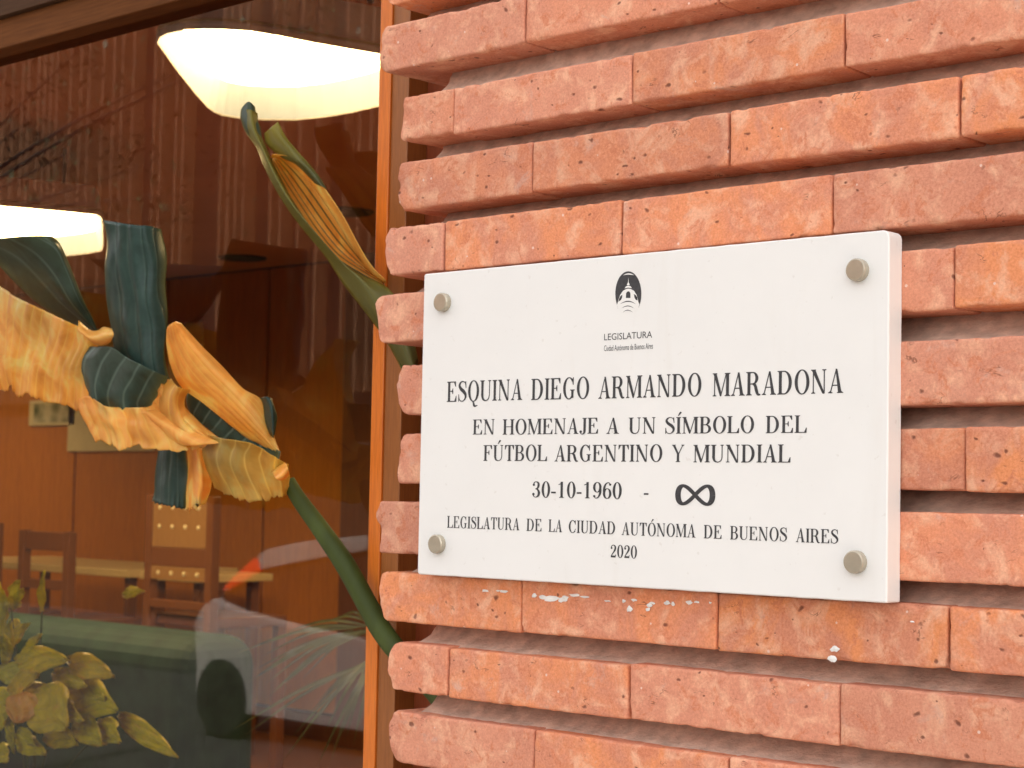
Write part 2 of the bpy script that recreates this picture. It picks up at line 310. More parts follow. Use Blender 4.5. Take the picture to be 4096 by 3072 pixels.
# ------------------------------------------------------------------ brick wall
TOPS = [2.005, 1.930, 1.844, 1.7703, 1.6973, 1.6225, 1.5415, 1.4657, 1.3911, 1.313, 1.2375, 1.1618, 1.086]
BOTS = [1.951, 1.876, 1.793, 1.7161, 1.6425, 1.567, 1.4864, 1.4115, 1.3326, 1.2587, 1.1835, 1.1063, 1.031]
LEFT = [-.095, -.102, -.068, -.068, -.088, -.099, -.061, -.062, -.087, -.081, -.063, -.061, -.08]
JO = {0:[.01,.26,.51], 1:[.121,.37,.615], 2:[.018,.266,.513], 3:[.135,.387,.630], 4:[.006,.256,.502], 5:[.135,.38,.625], 6:[.02,.265,.512],
      7:[.14,.39,.636], 8:[.01,.262,.508], 9:[.132,.379,.621], 10:[.028,.274,.514], 11:[.152,.395,.64], 12:[.02,.27,.51]}
def brick_geo(x0, x1, z0, z1, seed, fine, ragged):
    rnd = random.Random(seed); dep = .105; r_ = .0026
    jy = rnd.uniform(-.0016, .0016); tilt = rnd.uniform(-.004, .004)
    st = .0042 if fine else .03
    ax = np.linspace(x0, x1, max(3, int((x1-x0)/st)+1)); az = np.linspace(z0, z1, max(3, int((z1-z0)/st)+1))
    if fine:
        e = np.array([0, .0012, .0026]); ax = np.unique(np.concatenate([x0+e, ax[1:-1], x1-e])); az = np.unique(np.concatenate([z0+e, az[1:-1], z1-e]))
    ay = np.array([0, .0012, .0026, .006, .012, .02, .03, .045, dep]) if fine else np.array([0, .01, .04, dep])
    V = []; Q = []
    def face(f, A, B, flip):
        n = len(V)
        for a in A:
            for b in B: V.append(f(a, b))
        m = len(B)
        for i in range(len(A)-1):
            for j in range(m-1):
                q = (n+i*m+j, n+(i+1)*m+j, n+(i+1)*m+j+1, n+i*m+j+1); Q.append(q[::-1] if flip else q)
    face(lambda a, b: (a, 0, b), ax, az, False)
    face(lambda a, b: (a, b, z0), ax, ay, True); face(lambda a, b: (a, b, z1), ax, ay, False)
    face(lambda a, b: (x0, a, b), ay, az, True); face(lambda a, b: (x1, a, b), ay, az, False)
    xc, zc = (x0+x1)/2, (z0+z1)/2; out = []; so = Vector((seed*1.37 % 50, seed*.71 % 37, seed*2.11 % 41))
    for x, y, z in V:
        p = Vector((x, y, z)); q = Vector((min(max(x, x0+r_), x1-r_), max(y, r_), min(max(z, z0+r_), z1-r_)))
        d = p - q
        if d.length > 1e-9:
            n = d.normalized()
            edge = sum(abs(c) > 1e-6 for c in d) >= 2
            p = q + n * min(r_, d.length)
        else: n = Vector((0, -1, 0)); edge = False
        s = p + so
        if fine:
            a = noise.noise(s*24)*.0006 + noise.noise(s*85)*.0003 + noise.noise(s*230)*.00012
            ed = min(min(x-x0, x1-x), 1)
            ez = min(z-z0, z1-z); k = math.exp(-min(ez, min(x-x0, x1-x))/.004) * math.exp(-y/.012)
            c = noise.noise(s*75); c2 = noise.noise(s*160)
            a -= k*(max(0, c-.28)*.008 + max(0, c2-.1)*.0010)
            p = p + n*a
            if ragged:
                t = math.exp(-(x-x0)/.02); u = (z-zc)/((z1-z0)/2)
                p.x += t*(noise.noise(Vector((seed*3.1, y*14, z*30)))*.010 + .011*u**4*(.4+abs(noise.noise(Vector((seed*1.7, 3+u, 0))))*2) + noise.noise(s*120)*.002)
                p.y += t*max(0, noise.noise(s*40))*.01
        p.y += jy + tilt*(p.x-xc)
        p.z += .0005*math.sin((p.x+seed)*9) if fine else 0
        out.append(p)
    return out, Q
wall = empty('brick_wall', (.4, .1, 0), 'brick pier of long thin orange bricks with deep raked joints', 'brick wall')
mb = MB(); tints = []; sd_ = 11
rows = [(TOPS[k], BOTS[k], LEFT[k], JO[k], True) for k in range(13)]
for k in range(1, 15): rows.append((TOPS[0]+.0765*k, BOTS[0]+.0765*k, -.08+.02*math.sin(k*5), [.13, .38, .63] if k % 2 else [.01, .26, .51], False))
for k in range(1, 18): rows.append((TOPS[12]-.0765*k, BOTS[12]-.0765*k, -.08+.02*math.sin(k*7), [.13, .38, .63] if k % 2 else [.01, .26, .51], False))
rnd = random.Random(5); counts = []
SPEC = {(2, 0): .45, (3, 2): .75, (4, 1): .8, (4, 2): .8, (4, 3): .25, (5, 3): .9, (7, 3): .95, (8, 2): .35, (9, 0): .9, (9, 1): .8, (9, 3): .9, (9, 4): 1, (10, 1): .8, (1, 0): .12, (6, 2): .3, (11, 1): .9, (11, 0): .2}
for ri, (t, b, l, js, fine) in enumerate(rows):
    xs = [l] + js + [js[-1]+.247, js[-1]+.494, js[-1]+.741]
    for i in range(len(xs)-1):
        f = fine and xs[i] < .80
        sd_ += 1; g = rnd.uniform(.0004, .0013)
        V, Q = brick_geo(xs[i]+(g if i else 0), xs[i+1]-g, b+rnd.uniform(-.0012, .0012), t+rnd.uniform(-.001, .001), sd_, f, i == 0)
        n0 = len(mb.v); mb.v += [tuple(p) for p in V]; mb.f += [tuple(q+n0 for q in qq) for qq in Q]
        tint = SPEC.get((ri, i), min(1, max(0, rnd.gauss(.5, .33)))) if fine else rnd.random()
        counts.append((len(V), tint, rnd.random()))
ob = mb.build('bricks', M_brick, wall, smooth=True, fixn=False)
ca = ob.data.color_attributes.new('tint', 'FLOAT_COLOR', 'POINT')
arr = np.concatenate([np.tile([t, u, (t*7.3+u*3.1) % 1, 1], (n, 1)) for n, t, u in counts]).astype(np.float32)
ca.data.foreach_set('color', arr.ravel())
bm = bmesh.new(); bm.from_mesh(ob.data); bmesh.ops.remove_doubles(bm, verts=bm.verts, dist=1e-6); bmesh.ops.recalc_face_normals(bm, faces=bm.faces); bm.to_mesh(ob.data); bm.free()
# mortar: one weathered, hollow joint under every course
mb = MB(); XR = 1.35; srt = sorted(rows, key=lambda q: q[0])
for k in range(len(srt)):
    zt = srt[k+1][1]+.004 if k+1 < len(srt) else srt[k][0]+.02
    zb = srt[k][0]-.004; fine = srt[k][4]; L = max(srt[k][2], srt[min(k+1, len(srt)-1)][2]) + .028 + .006*math.sin(k*3.3)
    xs = list(np.linspace(L, .8, 150 if fine else 12)) + [1.1, XR]; P = []
    for x in xs:
        r_ = [(x, .11, zt)]
        for j in range(9):
            t = j/8; z = zt+(zb-zt)*t; y = .052 - .016*t - .026*t**3
            if fine: y += noise.noise(Vector((x*30, k*7, z*60)))*.0018 + noise.noise(Vector((x*130, k*3, z*150)))*.0007; xx = x + (noise.noise(Vector((k*5, z*90, 1)))*.006 if x == L else 0)
            else: xx = x
            r_.append((xx, y, z))
        r_.append((x, .11, zb)); P.append(r_)
    o = mb.grid(P); mb.f.append(tuple(o+j for j in range(11)))
mb.box((-.03, .098, -.3), (XR, .30, 3.1))
# thin mortar behind the upright joints
for (t, b, l, js, fine) in rows:
    mb.box((l+.03, .012, b+.006), (XR, .097, t-.006))
mb.build('mortar', M_mortar, wall, smooth=False, fixn=True)
# white paint drips left on the bricks below the plaque (flat dabs)
mb = MB(); rp = random.Random(3)
def dab(u, v, w_, h_):
    c = at(u, v, -.0022); n = 11; pts = []; k = F/ (c-CAM).length
    for j in range(n):
        q = 2*math.pi*j/n; rr = rp.uniform(.6, 1.15)
        pts.append((c.x+math.cos(q)*w_/k*rr/.75, c.y, c.z+math.sin(q)*h_/k*rr))
    o = mb.add(pts + [(c.x, c.y-.0009, c.z)], [(j, (j+1) % n, n) for j in range(n)])
for (u, v, w_, h_) in [(1940,2363,17,6),(1992,2363,9,4),(2015,2365,18,6),(2136,2382,12,9),(2172,2388,16,9),(2205,2396,38,12),(2248,2400,20,10),(2262,2392,16,9),(2300,2380,24,7),(2340,2388,20,5),(2428,2404,14,4),(2495,2404,9,7),(2536,2400,13,7),(2518,2436,13,15),(2598,2421,11,11),(2592,2438,9,9),(2608,2412,12,6),(2668,2412,12,9),(2692,2414,8,9),(2757,2409,15,9),(2786,2408,12,5),(2840,2411,6,5)]: dab(u, v, w_, h_)
for (u, v, w_, h_) in [(3340,2594,17,17),(3328,2635,22,14),(3650,2487,9,4),(2560,1,1,1)][:3]: dab(u, v, w_, h_)
mb.build('paint_drip', M_paint, wall)

# ------------------------------------------------------------------ plaque
PZ, PW, PH, PT = 1.31358, .57465, .324, .022
pl = empty('memorial_plaque', (PW/2, 0, PZ), 'white rectangular stone plaque with black lettering screwed to the brick wall', 'plaque')
mb = MB(); ns = 40
def slab(mb):
    # outline with slightly worn edges and a rounder top right corner
    pts = []
    def corner(cx, cz, r_, a0):
        for j in range(7):
            a = a0 + j/6*math.pi/2; pts.append((cx+math.cos(a)*r_, cz+math.sin(a)*r_))
    corner(.0035, PZ+.0035, .0035, math.pi); 
    for j in range(1, ns): pts.append((PW*j/ns, PZ + noise.noise(Vector((j*.9, 0, 0)))*.0004))
    corner(PW-.002, PZ+.002, .002, 1.5*math.pi)
    for j in range(1, 26): pts.append((PW+noise.noise(Vector((j*.9, 5, 0)))*.0004, PZ+PH*j/26))
    corner(PW-.007, PZ+PH-.007, .007, 0)
    for j in range(1, ns): pts.append((PW*(1-j/ns), PZ+PH+noise.noise(Vector((j*.9, 9, 0)))*.0004))
    corner(.003, PZ+PH-.003, .003, math.pi/2)
    n = len(pts); mid = (PW/2, PZ+PH/2)
    rings = []
    for off, y in ((0, -.0006), (0, -PT+.0012), (.0004, -PT+.0005), (.0012, -PT)):
        r_ = []
        for i, (x, z) in enumerate(pts):
            a = Vector(pts[i-1]); c = Vector(pts[(i+1) % n]); t = (c-a).normalized(); nn = Vector((-t.y, t.x))
            r_.append((x+nn.x*off, y, z+nn.y*off))
        rings.append(r_)
    o = mb.add([p for r_ in rings for p in r_], [(k*n+i, k*n+(i+1) % n, (k+1)*n+(i+1) % n, (k+1)*n+i) for k in range(3) for i in range(n)])
    mb.f += [tuple(o+3*n+i for i in range(n)), tuple(o+i for i in reversed(range(n)))]
slab(mb); ob = mb.build('slab', M_plaque, pl)
for (u, v) in [(1759, 1208), (3420, 1078), (1737, 2176), (3411, 2248)]:
    c = at(u, v, -PT-.007); mb = MB()
    mb.lathe((c.x, -PT+.0002, c.z), [(.0101, 0), (.0101, .0060), (.0096, .0070), (.0088, .0073), (.001, .0074)], 'y', 36)
    mb.build('screw_cap', M_cap, pl, smooth=False, bevel=0)

# serif lettering drawn as strokes --------------------------------------
SW, HW = .155, .05
class Glyph:
    def __init__(s): s.p = []
    def poly(s, *pts): s.p.append([Vector((x, y)) for x, y in pts]); return s
    def rect(s, x0, y0, x1, y1): return s.poly((x0,y0),(x1,y0),(x1,y1),(x0,y1))
    def serif(s, x0, x1, y, up):               # bracketed foot or head serif under a stem x0..x1
        d = .075; t = .035; b = .05; sg = 1 if up else -1
        return s.poly((x0-d, y), (x1+d, y), (x1+d, y+sg*t), (x1+.02, y+sg*(t+.012)), (x1, y+sg*(t+b)), (x0, y+sg*(t+b)), (x0-.02, y+sg*(t+.012)), (x0-d, y+sg*t))
    def stem(s, x, w_=SW, y0=0, y1=1, b=True, t=True):
        s.rect(x, y0, x+w_, y1)
        if b: s.serif(x, x+w_, y0, True)
        if t: s.serif(x, x+w_, y1, False)
        return s
    def diag(s, xb, yb, xt, yt, w_): return s.poly((xb, yb), (xb+w_, yb), (xt+w_, yt), (xt, yt))
    def bowl(s, x0, xc, yb, yt, rx, w_, h=HW):
        n = 20; o = [(x0, yt)]; i = []
        ym, ry = (yb+yt)/2, (yt-yb)/2
        for k in range(n+1):
            a = math.pi/2 - math.pi*k/n; o.append((xc+rx*math.cos(a), ym+ry*math.sin(a)))
            i.append((xc+(rx-w_)*math.cos(a), ym+(ry-h)*math.sin(a)))
        o.append((x0, yb)); i = [(x0, yt-h)] + i + [(x0, yb+h)]
        for k in range(len(o)-1): s.poly(o[k], o[k+1], i[k+1], i[k])
        return s
    def ring(s, cx, cy, rx, ry, w_, h=HW, a0=0, a1=360):
        n = max(8, int((a1-a0)/9))
        for k in range(n):
            q = [R(a0+(a1-a0)*(k+d)/n) for d in (0, 1)]
            o = [(cx+rx*math.cos(a), cy+ry*math.sin(a)) for a in q]; i = [(cx+(rx-w_)*math.cos(a), cy+(ry-h)*math.sin(a)) for a in q]
            s.poly(o[0], o[1], i[1], i[0])
        return s
    def ribbon(s, pts, n=36):
        P = spline(pts, n); L = []; Rr = []
        for k in range(n):
            a, b = P[max(k-1, 0)], P[min(k+1, n-1)]; t = Vector((b[0]-a[0], b[1]-a[1])).normalized(); nn = Vector((-t.y, t.x))*P[k][2]/2
            L.append((P[k][0]+nn.x, P[k][1]+nn.y)); Rr.append((P[k][0]-nn.x, P[k][1]-nn.y))
        for k in range(n-1): s.poly(L[k], L[k+1], Rr[k+1], Rr[k])
        return s
    def dot(s, cx, cy, r_, ry=None): return s.poly(*[(cx+r_*math.cos(q), cy+(ry or r_)*math.sin(q)) for q in [2*math.pi*k/14 for k in range(14)]])
def acute(g, cx): return g.poly((cx-.07, 1.07), (cx-.02, 1.07), (cx+.17, 1.27), (cx+.11, 1.33), (cx+.04, 1.29))
def arm(g, x0, x1, y, hgt, down):              # thin arm with a tapering end
    sg = -1 if down else 1; t = .05
    g.rect(x0, min(y, y+sg*t), x1, max(y, y+sg*t))
    g.poly((x1-.13, y+sg*t), (x1, y), (x1+.012, y+sg*hgt), (x1-.03, y+sg*hgt))
    return g
def glyph(ch):
    g = Glyph(); x = .09
    if ch == 'A':
        g.diag(.09, 0, .375, .97, .055).poly((.50, 0), (.68, 0), (.455, 1), (.365, 1)).rect(.20, .30, .56, .345)
        g.serif(.085, .15, 0, True).serif(.52, .68, 0, True); return g, .80
    if ch == 'B': g.stem(x); g.bowl(x, .36, .49, 1, .27, .15); g.bowl(x, .38, 0, .535, .31, .16); return g, .76
    if ch == 'C' or ch == 'G':
        g.ring(.42, .5, .37, .52, .16, .05, 42, 318); g.poly((.66, .66), (.70, .66), (.70, 1.01), (.665, 1.01), (.60, .86))
        if ch == 'C': g.poly((.60, .16), (.68, .22), (.74, .32), (.705, .34), (.64, .26)); return g, .80
        g.rect(.56, .05, .70, .42).serif(.56, .70, .44, False); g.poly((.56, .05), (.70, .05), (.69, .12), (.56, .16)); return g, .86
    if ch == 'D': g.stem(x); g.bowl(x, .36, 0, 1, .40, .165); return g, .86
    if ch in 'EFL':
        g.stem(x, t=True)
        if ch != 'L': arm(g, x, .63, 1, .26, True); g.rect(x+SW, .50, .44, .545); g.poly((.41, .38), (.45, .38), (.45, .665), (.41, .665), (.36, .53))
        if ch != 'F': arm(g, x, .68, 0, .29, False)
        return g, {'E': .76, 'F': .70, 'L': .73}[ch]
    if ch == 'H': g.stem(x); g.stem(.59); g.rect(x, .49, .72, .535); return g, .86
    if ch == 'I': g.stem(x); return g, .36
    if ch == 'J': g.stem(.27, y0=.2, b=False); g.ribbon([(.345, .3, .155), (.335, .10, .14), (.26, .00, .075), (.15, -.01, .05), (.08, .06, .07)]); g.dot(.10, .13, .085); return g, .52
    if ch == 'M':
        g.stem(.11, .055); g.poly((.06, 1), (.23, 1), (.53, .10), (.475, -.01), (.43, 0)); g.poly((.45, 0), (.50, 0), (.80, 1), (.745, 1)); g.stem(.76, SW); g.serif(.10, .2, 1, False); return g, 1.02
    if ch == 'N':
        g.stem(.12, .055); g.poly((.05, 1), (.24, 1), (.72, .0), (.655, -.02), (.60, 0)); g.stem(.665, .055, b=False); g.serif(.1, .2, 1, False); return g, .88
    if ch in 'OQ':
        g.ring(.42, .5, .375, .525, .16, .045)
        if ch == 'Q': g.ribbon([(.36, -.01, .05), (.42, -.06, .10), (.46, -.19, .13), (.55, -.235, .09), (.70, -.20, .03)])
        return g, .84
    if ch == 'R':
        g.stem(x); g.bowl(x, .37, .46, 1, .29, .16); g.ribbon([(.36, .50, .08), (.49, .42, .14), (.56, .22, .16), (.64, .045, .12), (.78, .02, .05)]); return g, .84
    if ch == 'S':
        g.ribbon([(.56, .78, .045), (.50, .93, .05), (.33, .985, .055), (.17, .90, .10), (.13, .76, .14), (.24, .615, .17), (.42, .49, .18), (.545, .34, .155), (.54, .17, .11), (.42, .045, .055), (.28, .01, .05), (.14, .09, .045), (.085, .25, .045)], 60)
        g.poly((.555, .66), (.60, .66), (.575, 1.0), (.545, 1.0), (.515, .90)); g.poly((.06, 0), (.09, 0), (.13, .10), (.10, .36), (.055, .36)); return g, .68
    if ch == 'T': g.stem(.29, t=False); arm(g, .36, .685, 1, .28, True); g.poly((.05, 1), (.36, 1), (.36, .95), (.18, .95), (.08, .72), (.038, .72)); return g, .73
    if ch == 'U':
        g.stem(.10, b=False, y0=.32); g.ribbon([(.1775, .40, .155), (.18, .26, .155), (.24, .09, .11), (.41, .015, .055), (.58, .09, .055), (.65, .26, .055), (.655, .40, .055)], 40); g.stem(.6275, .055, y0=.35, b=False); return g, .84
    if ch == 'Y': g.stem(.33, y1=.48, t=False); g.poly((.33, .48), (.485, .44), (.20, 1), (.03, 1)); g.poly((.42, .48), (.48, .46), (.76, 1), (.70, 1)); g.serif(.07, .18, 1, False); g.serif(.70, .755, 1, False); return g, .80
    if ch == '0': g.ring(.31, .5, .27, .525, .15, .045); return g, .60
    if ch == '1': g.stem(.24, .145, t=False); g.poly((.10, .84), (.24, .90), (.385, 1.02), (.385, .86), (.24, .84), (.10, .80)); return g, .60
    if ch == '2':
        g.ribbon([(.10, .74, .10), (.16, .92, .07), (.30, .985, .06), (.44, .90, .12), (.47, .72, .155), (.40, .53, .13), (.25, .32, .085), (.12, .12, .06)], 44); g.dot(.14, .74, .08)
        g.poly((.07, 0), (.50, 0), (.545, .24), (.505, .24), (.45, .145), (.10, .145)); return g, .60
    if ch == '3':
        g.ribbon([(.12, .80, .09), (.17, .94, .06), (.29, .985, .055), (.42, .90, .12), (.43, .72, .14), (.36, .57, .09), (.24, .53, .045)], 36)
        g.ribbon([(.24, .535, .045), (.38, .49, .10), (.47, .30, .155), (.42, .10, .12), (.28, .01, .05), (.15, .05, .05), (.09, .18, .09)], 36); g.dot(.13, .79, .075); g.dot(.115, .20, .08); return g, .60
    if ch in '69':
        h = Glyph(); h.ring(.31, .31, .26, .325, .145, .045); h.ribbon([(.50, .87, .06), (.40, .98, .05), (.25, .92, .08), (.14, .70, .13), (.115, .42, .145)], 36); h.dot(.485, .86, .07)
        if ch == '9': h.p = [[Vector((.62-v.x, 1-v.y)) for v in q] for q in h.p]
        return h, .60
    if ch == '-': g.rect(.05, .27, .35, .37); return g, .40
    return g, .4
LZ = -PT - .0002
def put(mb, g, ox, oz, sx, sz, cnt):
    for q in g.p:
        y = LZ - .0000025*(cnt[0] % 60); cnt[0] += 1
        pts = [(ox+v.x*sx, y, oz+v.y*sz) for v in q]
        if len(q) == 4: mb.add(pts, [(0, 1, 2, 3)])
        else: mb.add(pts, [tuple(t) for t in tessellate_polygon([[Vector((v.x, v.y, 0)) for v in q]])])
def word(mb, txt, u0, u1, v0, v1, cap, cnt):   # baseline from (u0,v0) to (u1,v1) in photo pixels, cap height in metres
    a, b = at(u0, v0, LZ), at(u1, v1, LZ); x = 0; items = []
    for ch in txt:
        base = {'Í': 'I', 'Ó': 'O', 'Ú': 'U'}.get(ch, ch); g, adv = glyph(base)
        if base != ch: acute(g, adv/2)
        items.append((g, x)); x += adv
    lo = min(v.x for q in items[0][0].p for v in q); hi = items[-1][1] + max(v.x for q in items[-1][0].p for v in q)
    s = (b.x-a.x)/(hi-lo); z = (a.z+b.z)/2
    for g, gx in items: put(mb, g, a.x+(gx-lo)*s, z, s, cap, cnt)
def line(words, cap):
    mb = MB(); cnt = [0]
    for t, u0, u1, v0, v1 in words: word(mb, t, u0, u1, v0, v1, cap, cnt)
    return mb.build('lettering', M_ink, pl, fixn=False)
def capz(u, vt, vb): return at(u, vt, LZ).z - at(u, vb, LZ).z
def bl(u, p, q): return p[1] + (q[1]-p[1])*(u-p[0])/(q[0]-p[0])
def mk(ws, p, q): return [(t, u0, u1, bl(u0, p, q), bl(u1, p, q)) for t, u0, u1 in ws]
line(mk([('ESQUINA', 1787, 2089), ('DIEGO', 2124.5, 2356), ('ARMANDO', 2393, 2805), ('MARADONA', 2850, 3373)], (1787, 1607), (3373, 1573)), capz(1800, 1526, 1607))
line(mk([('EN', 1890.5, 1977), ('HOMENAJE', 2010.5, 2392), ('A', 2425, 2476), ('UN', 2514, 2621), ('SÍMBOLO', 2661, 3016), ('DEL', 3063, 3227)], (1890, 1738), (3227, 1731.5)), capz(1900, 1677, 1737))
line(mk([('FÚTBOL', 1933, 2188), ('ARGENTINO', 2218, 2649), ('Y', 2687, 2737), ('MUNDIAL', 2773, 3162)], (1933, 1843), (3162, 1851)), capz(1945, 1780, 1843))
line(mk([('30-10-1960', 2128.5, 2486.5)], (2128, 1989), (2486, 1995.5)), capz(2140, 1926, 1989))
line(mk([('-', 2575, 2593.5)], (2128, 1989), (2486, 1995.5)), capz(2140, 1926, 1989))
line(mk([('LEGISLATURA', 1788, 2078), ('DE', 2106, 2166), ('LA', 2194, 2248.5), ('CIUDAD', 2275, 2460), ('AUTÓNOMA', 2486.5, 2782), ('DE', 2815, 2886), ('BUENOS', 2920, 3148), ('AIRES', 3183, 3353)], (1788, 2110), (3353, 2175)), capz(1795, 2063, 2110))
line(mk([('2020', 2442, 2547.5)], (2442, 2229), (2547, 2234)), capz(2446, 2179, 2229))
# infinity sign
g = Glyph(); pts = []
for k in range(49):
    t = 2*math.pi*k/48; d = 1+.12*math.sin(t)**2
    pts.append((.5+.43*math.cos(t)/d**.2, .5+.80*math.sin(t)*math.cos(t)*.98/d**.2, .112+.028*abs(math.cos(t))))
g.ribbon(pts, 130); a = at(2700.7, 1979, LZ); b = at(2861.4, 1979, LZ)
hgt = capz(2780, 1932, 2026); mb = MB()
put(mb, g, a.x-(b.x-a.x)*.0, (at(2780, 2027, LZ)).z, (b.x-a.x), hgt, [0]); mb.build('infinity_sign', M_ink, pl, fixn=False)
# sans lettering under the emblem
def sans(txt, u0, u1, vb, vt, vb2):
    c = bpy.data.curves.new('lettering', 'FONT'); c.body = txt; c.resolution_u = 3
    o = bpy.data.objects.new('tmp', c); COL.objects.link(o); bpy.context.view_layer.update()
    me = bpy.data.meshes.new_from_object(o.evaluated_get(bpy.context.evaluated_depsgraph_get())); bpy.data.objects.remove(o)
    xs = [v.co.x for v in me.vertices]; a, b = at(u0, vb, LZ), at(u1, vb2, LZ); s = (b.x-a.x)/(max(xs)-min(xs)); ht = (at(u0, vt, LZ).z-a.z)/.73
    for v in me.vertices: v.co = Vector((a.x+(v.co.x-min(xs))*s, LZ, (a.z+b.z)/2+v.co.y*ht))
    me.materials.append(M_ink); o = bpy.data.objects.new('lettering', me); link(o, pl); o.matrix_parent_inverse = Matrix.Translation(-pl.location)
sans('LEGISLATURA', 2416.3, 2608.5, 1361, 1333.5, 1351)
sans('Ciudad Autónoma de Buenos Aires', 2416, 2611.6, 1403, 1379, 1396)
# oval emblem with a dome (traced in a close crop)
def ec(x, y, d=0):
    p = at(2350+x/4.147, 1040+y/4.147, LZ); return (p.x, LZ-.00002*d, p.z)
dk, wh = MB(), MB()
def epoly(mb, pts, d): mb.add([ec(x, y, d) for x, y in pts], [tuple(t) for t in tessellate_polygon([[Vector((x, y, 0)) for x, y in pts]])])
def arc(mb, cx, y, hw, rise, th, d, n=18):     # thin arch, thicker in the middle
    up = [(cx-hw+2*hw*k/n, y-rise*math.sin(math.pi*(k/n)*.86+.22)) for k in range(n+1)]
    dn = [(x, yy+th*math.sin(math.pi*k/n)+1) for k, (x, yy) in enumerate(up)]
    for k in range(n): mb.add([ec(*q, d) for q in (up[k], up[k+1], dn[k+1], dn[k])], [(0, 1, 2, 3)])
ov = []
for k in range(0, 61):
    a = R(218 - 256*k/60); ov.append((677+216*math.cos(a), 560-372*math.sin(a)))
ov[0] = (502, 812); ov[-1] = (845, 792)
epoly(dk, ov + [(856, 740), (840, 705), (677, 560), (520, 705), (490, 740)], 0)
arc(wh, 683, 262, 92, 42, 22, 1)
epoly(wh, [(672, 372), (679, 290), (684, 372), (698, 400), (700, 418), (655, 418), (656, 400)], 1)
epoly(wh, [(640, 436), (676, 424), (715, 436), (738, 468), (676, 458), (616, 470)], 1)
dome = [(490, 740), (505, 700), (520, 640), (545, 575), (590, 510), (640, 482), (676, 474), (720, 482), (770, 510), (812, 575), (832, 640), (845, 700), (862, 735), (845, 790), (780, 860), (677, 850), (580, 870), (502, 800)]
epoly(wh, dome, 1)
epoly(dk, [(636, 630), (640, 555), (655, 528), (680, 518), (700, 528), (712, 555), (712, 630)], 2)
epoly(dk, [(515, 690), (525, 640), (548, 596), (580, 576), (572, 630), (555, 665)], 2)
epoly(dk, [(768, 565), (800, 580), (825, 620), (832, 672), (800, 660), (780, 625)], 2)
arc(dk, 672, 748, 134, 72, 18, 2); arc(dk, 669, 815, 106, 60, 14, 2); arc(dk, 668, 876, 82, 50, 12, 2)
em = dk.build('emblem', M_ink, pl, fixn=False); 
o = wh.build('emblem_dome', M_plaque, em, fixn=False)

# ------------------------------------------------------------------ window
win = empty('shop_window', (-.8, .2, 0), 'wide shop window with orange wooden jamb and clear glass beside the brick pier', 'window')
def bx(name, a, b, m, parent, bevel=.0015):
    mb = MB(); mb.box(a, b); return mb.build(name, m, parent, bevel=bevel)
JX = -.2835
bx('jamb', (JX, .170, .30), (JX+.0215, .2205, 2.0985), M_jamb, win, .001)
bx('jamb_side', (JX+.0218, .1725, .30), (JX+.052, .2225, 2.0985), M_jamb_shaded, win, .001)
bx('infill_board', (JX+.0522, .205, .30), (-.031, .2295, 2.0985), M_infill_shaded, win)
bx('head_rail', (-3.3, .165, 2.0992), (-.031, .235, 2.148), M_head, win, .002)
bx('sill', (-3.3, .10, .24), (-.031, .26, .2995), M_jamb_shaded, win, .004)
bx('jamb', (-3.3, .17, .30), (-3.22, .2205, 2.0985), M_jamb, win)
mb = MB(); mb.v = [(-3.22, YG, .30), (JX+.001, YG, .30), (JX+.001, YG, 2.099), (-3.22, YG, 2.099)]; mb.f = [(0, 1, 2, 3)]; mb.build('glass_pane', M_glass, win, fixn=False)
fas = bx('fascia', (-16.1, .155, 2.1485), (-.031, .30, 3.1), M_fascia, None); tag(fas, 'dark brown wooden fascia board running above the shop window', 'fascia')
fw = MB(); fw.box((-16.1, .1, -.3), (-3.302, .30, 2.148)); fw.box((-3.30, .10, -.3), (-.031, .30, .239)); tag(fw.build('facade_wall', M_opp), 'brown rendered facade wall below and left of the shop window', 'wall')

# ------------------------------------------------------------------ room behind the glass
YB, CZ = 5.536, 2.722
sheet('indoor_floor', (-16, .30), (2, YB+.1), .004, M_floor_in)
mb = MB(); mb.box((-16, .30, CZ), (2, YB+.1, CZ+.2)); tag(mb.build('ceiling', M_ceil), kind='structure')
bw = empty('panelled_wall', (-7, YB, 0), 'back wall of the room clad in tall orange brown wooden panels', 'wall')
mb = MB(); mb.box((-16, YB+.03, 0), (2, YB+.1, CZ-.001)); mb.build('backing', M_black, bw)
seams = [-14, -12.6, -11.2, -9.8, -8.87+.02, -7.9, -6.92, -6.15]
for i in range(len(seams)-1):
    bx('panel', (seams[i]+.012, YB, .16), (seams[i+1]-.012, YB+.029, CZ-.012), M_panel, bw, .002)
bx('skirting', (-14, YB-.012, .0), (-6.15, YB+.028, .15), M_dark, bw)
bx('dark_post', (-6.14, YB-.10, .005), (-5.55, YB+.028, CZ-.004), M_dark, bw, .004)
sw = MB(); sw.box((-16.1, .3, 0), (-16, YB+.1, CZ)); tag(sw.build('side_wall', M_panel), 'far left side wall of the room behind the glass', 'wall')
sw = MB(); sw.box((2, .3, 0), (2.1, YB+.1, CZ)); tag(sw.build('side_wall', M_panel), 'right side wall of the room hidden behind the brick pier', 'wall')
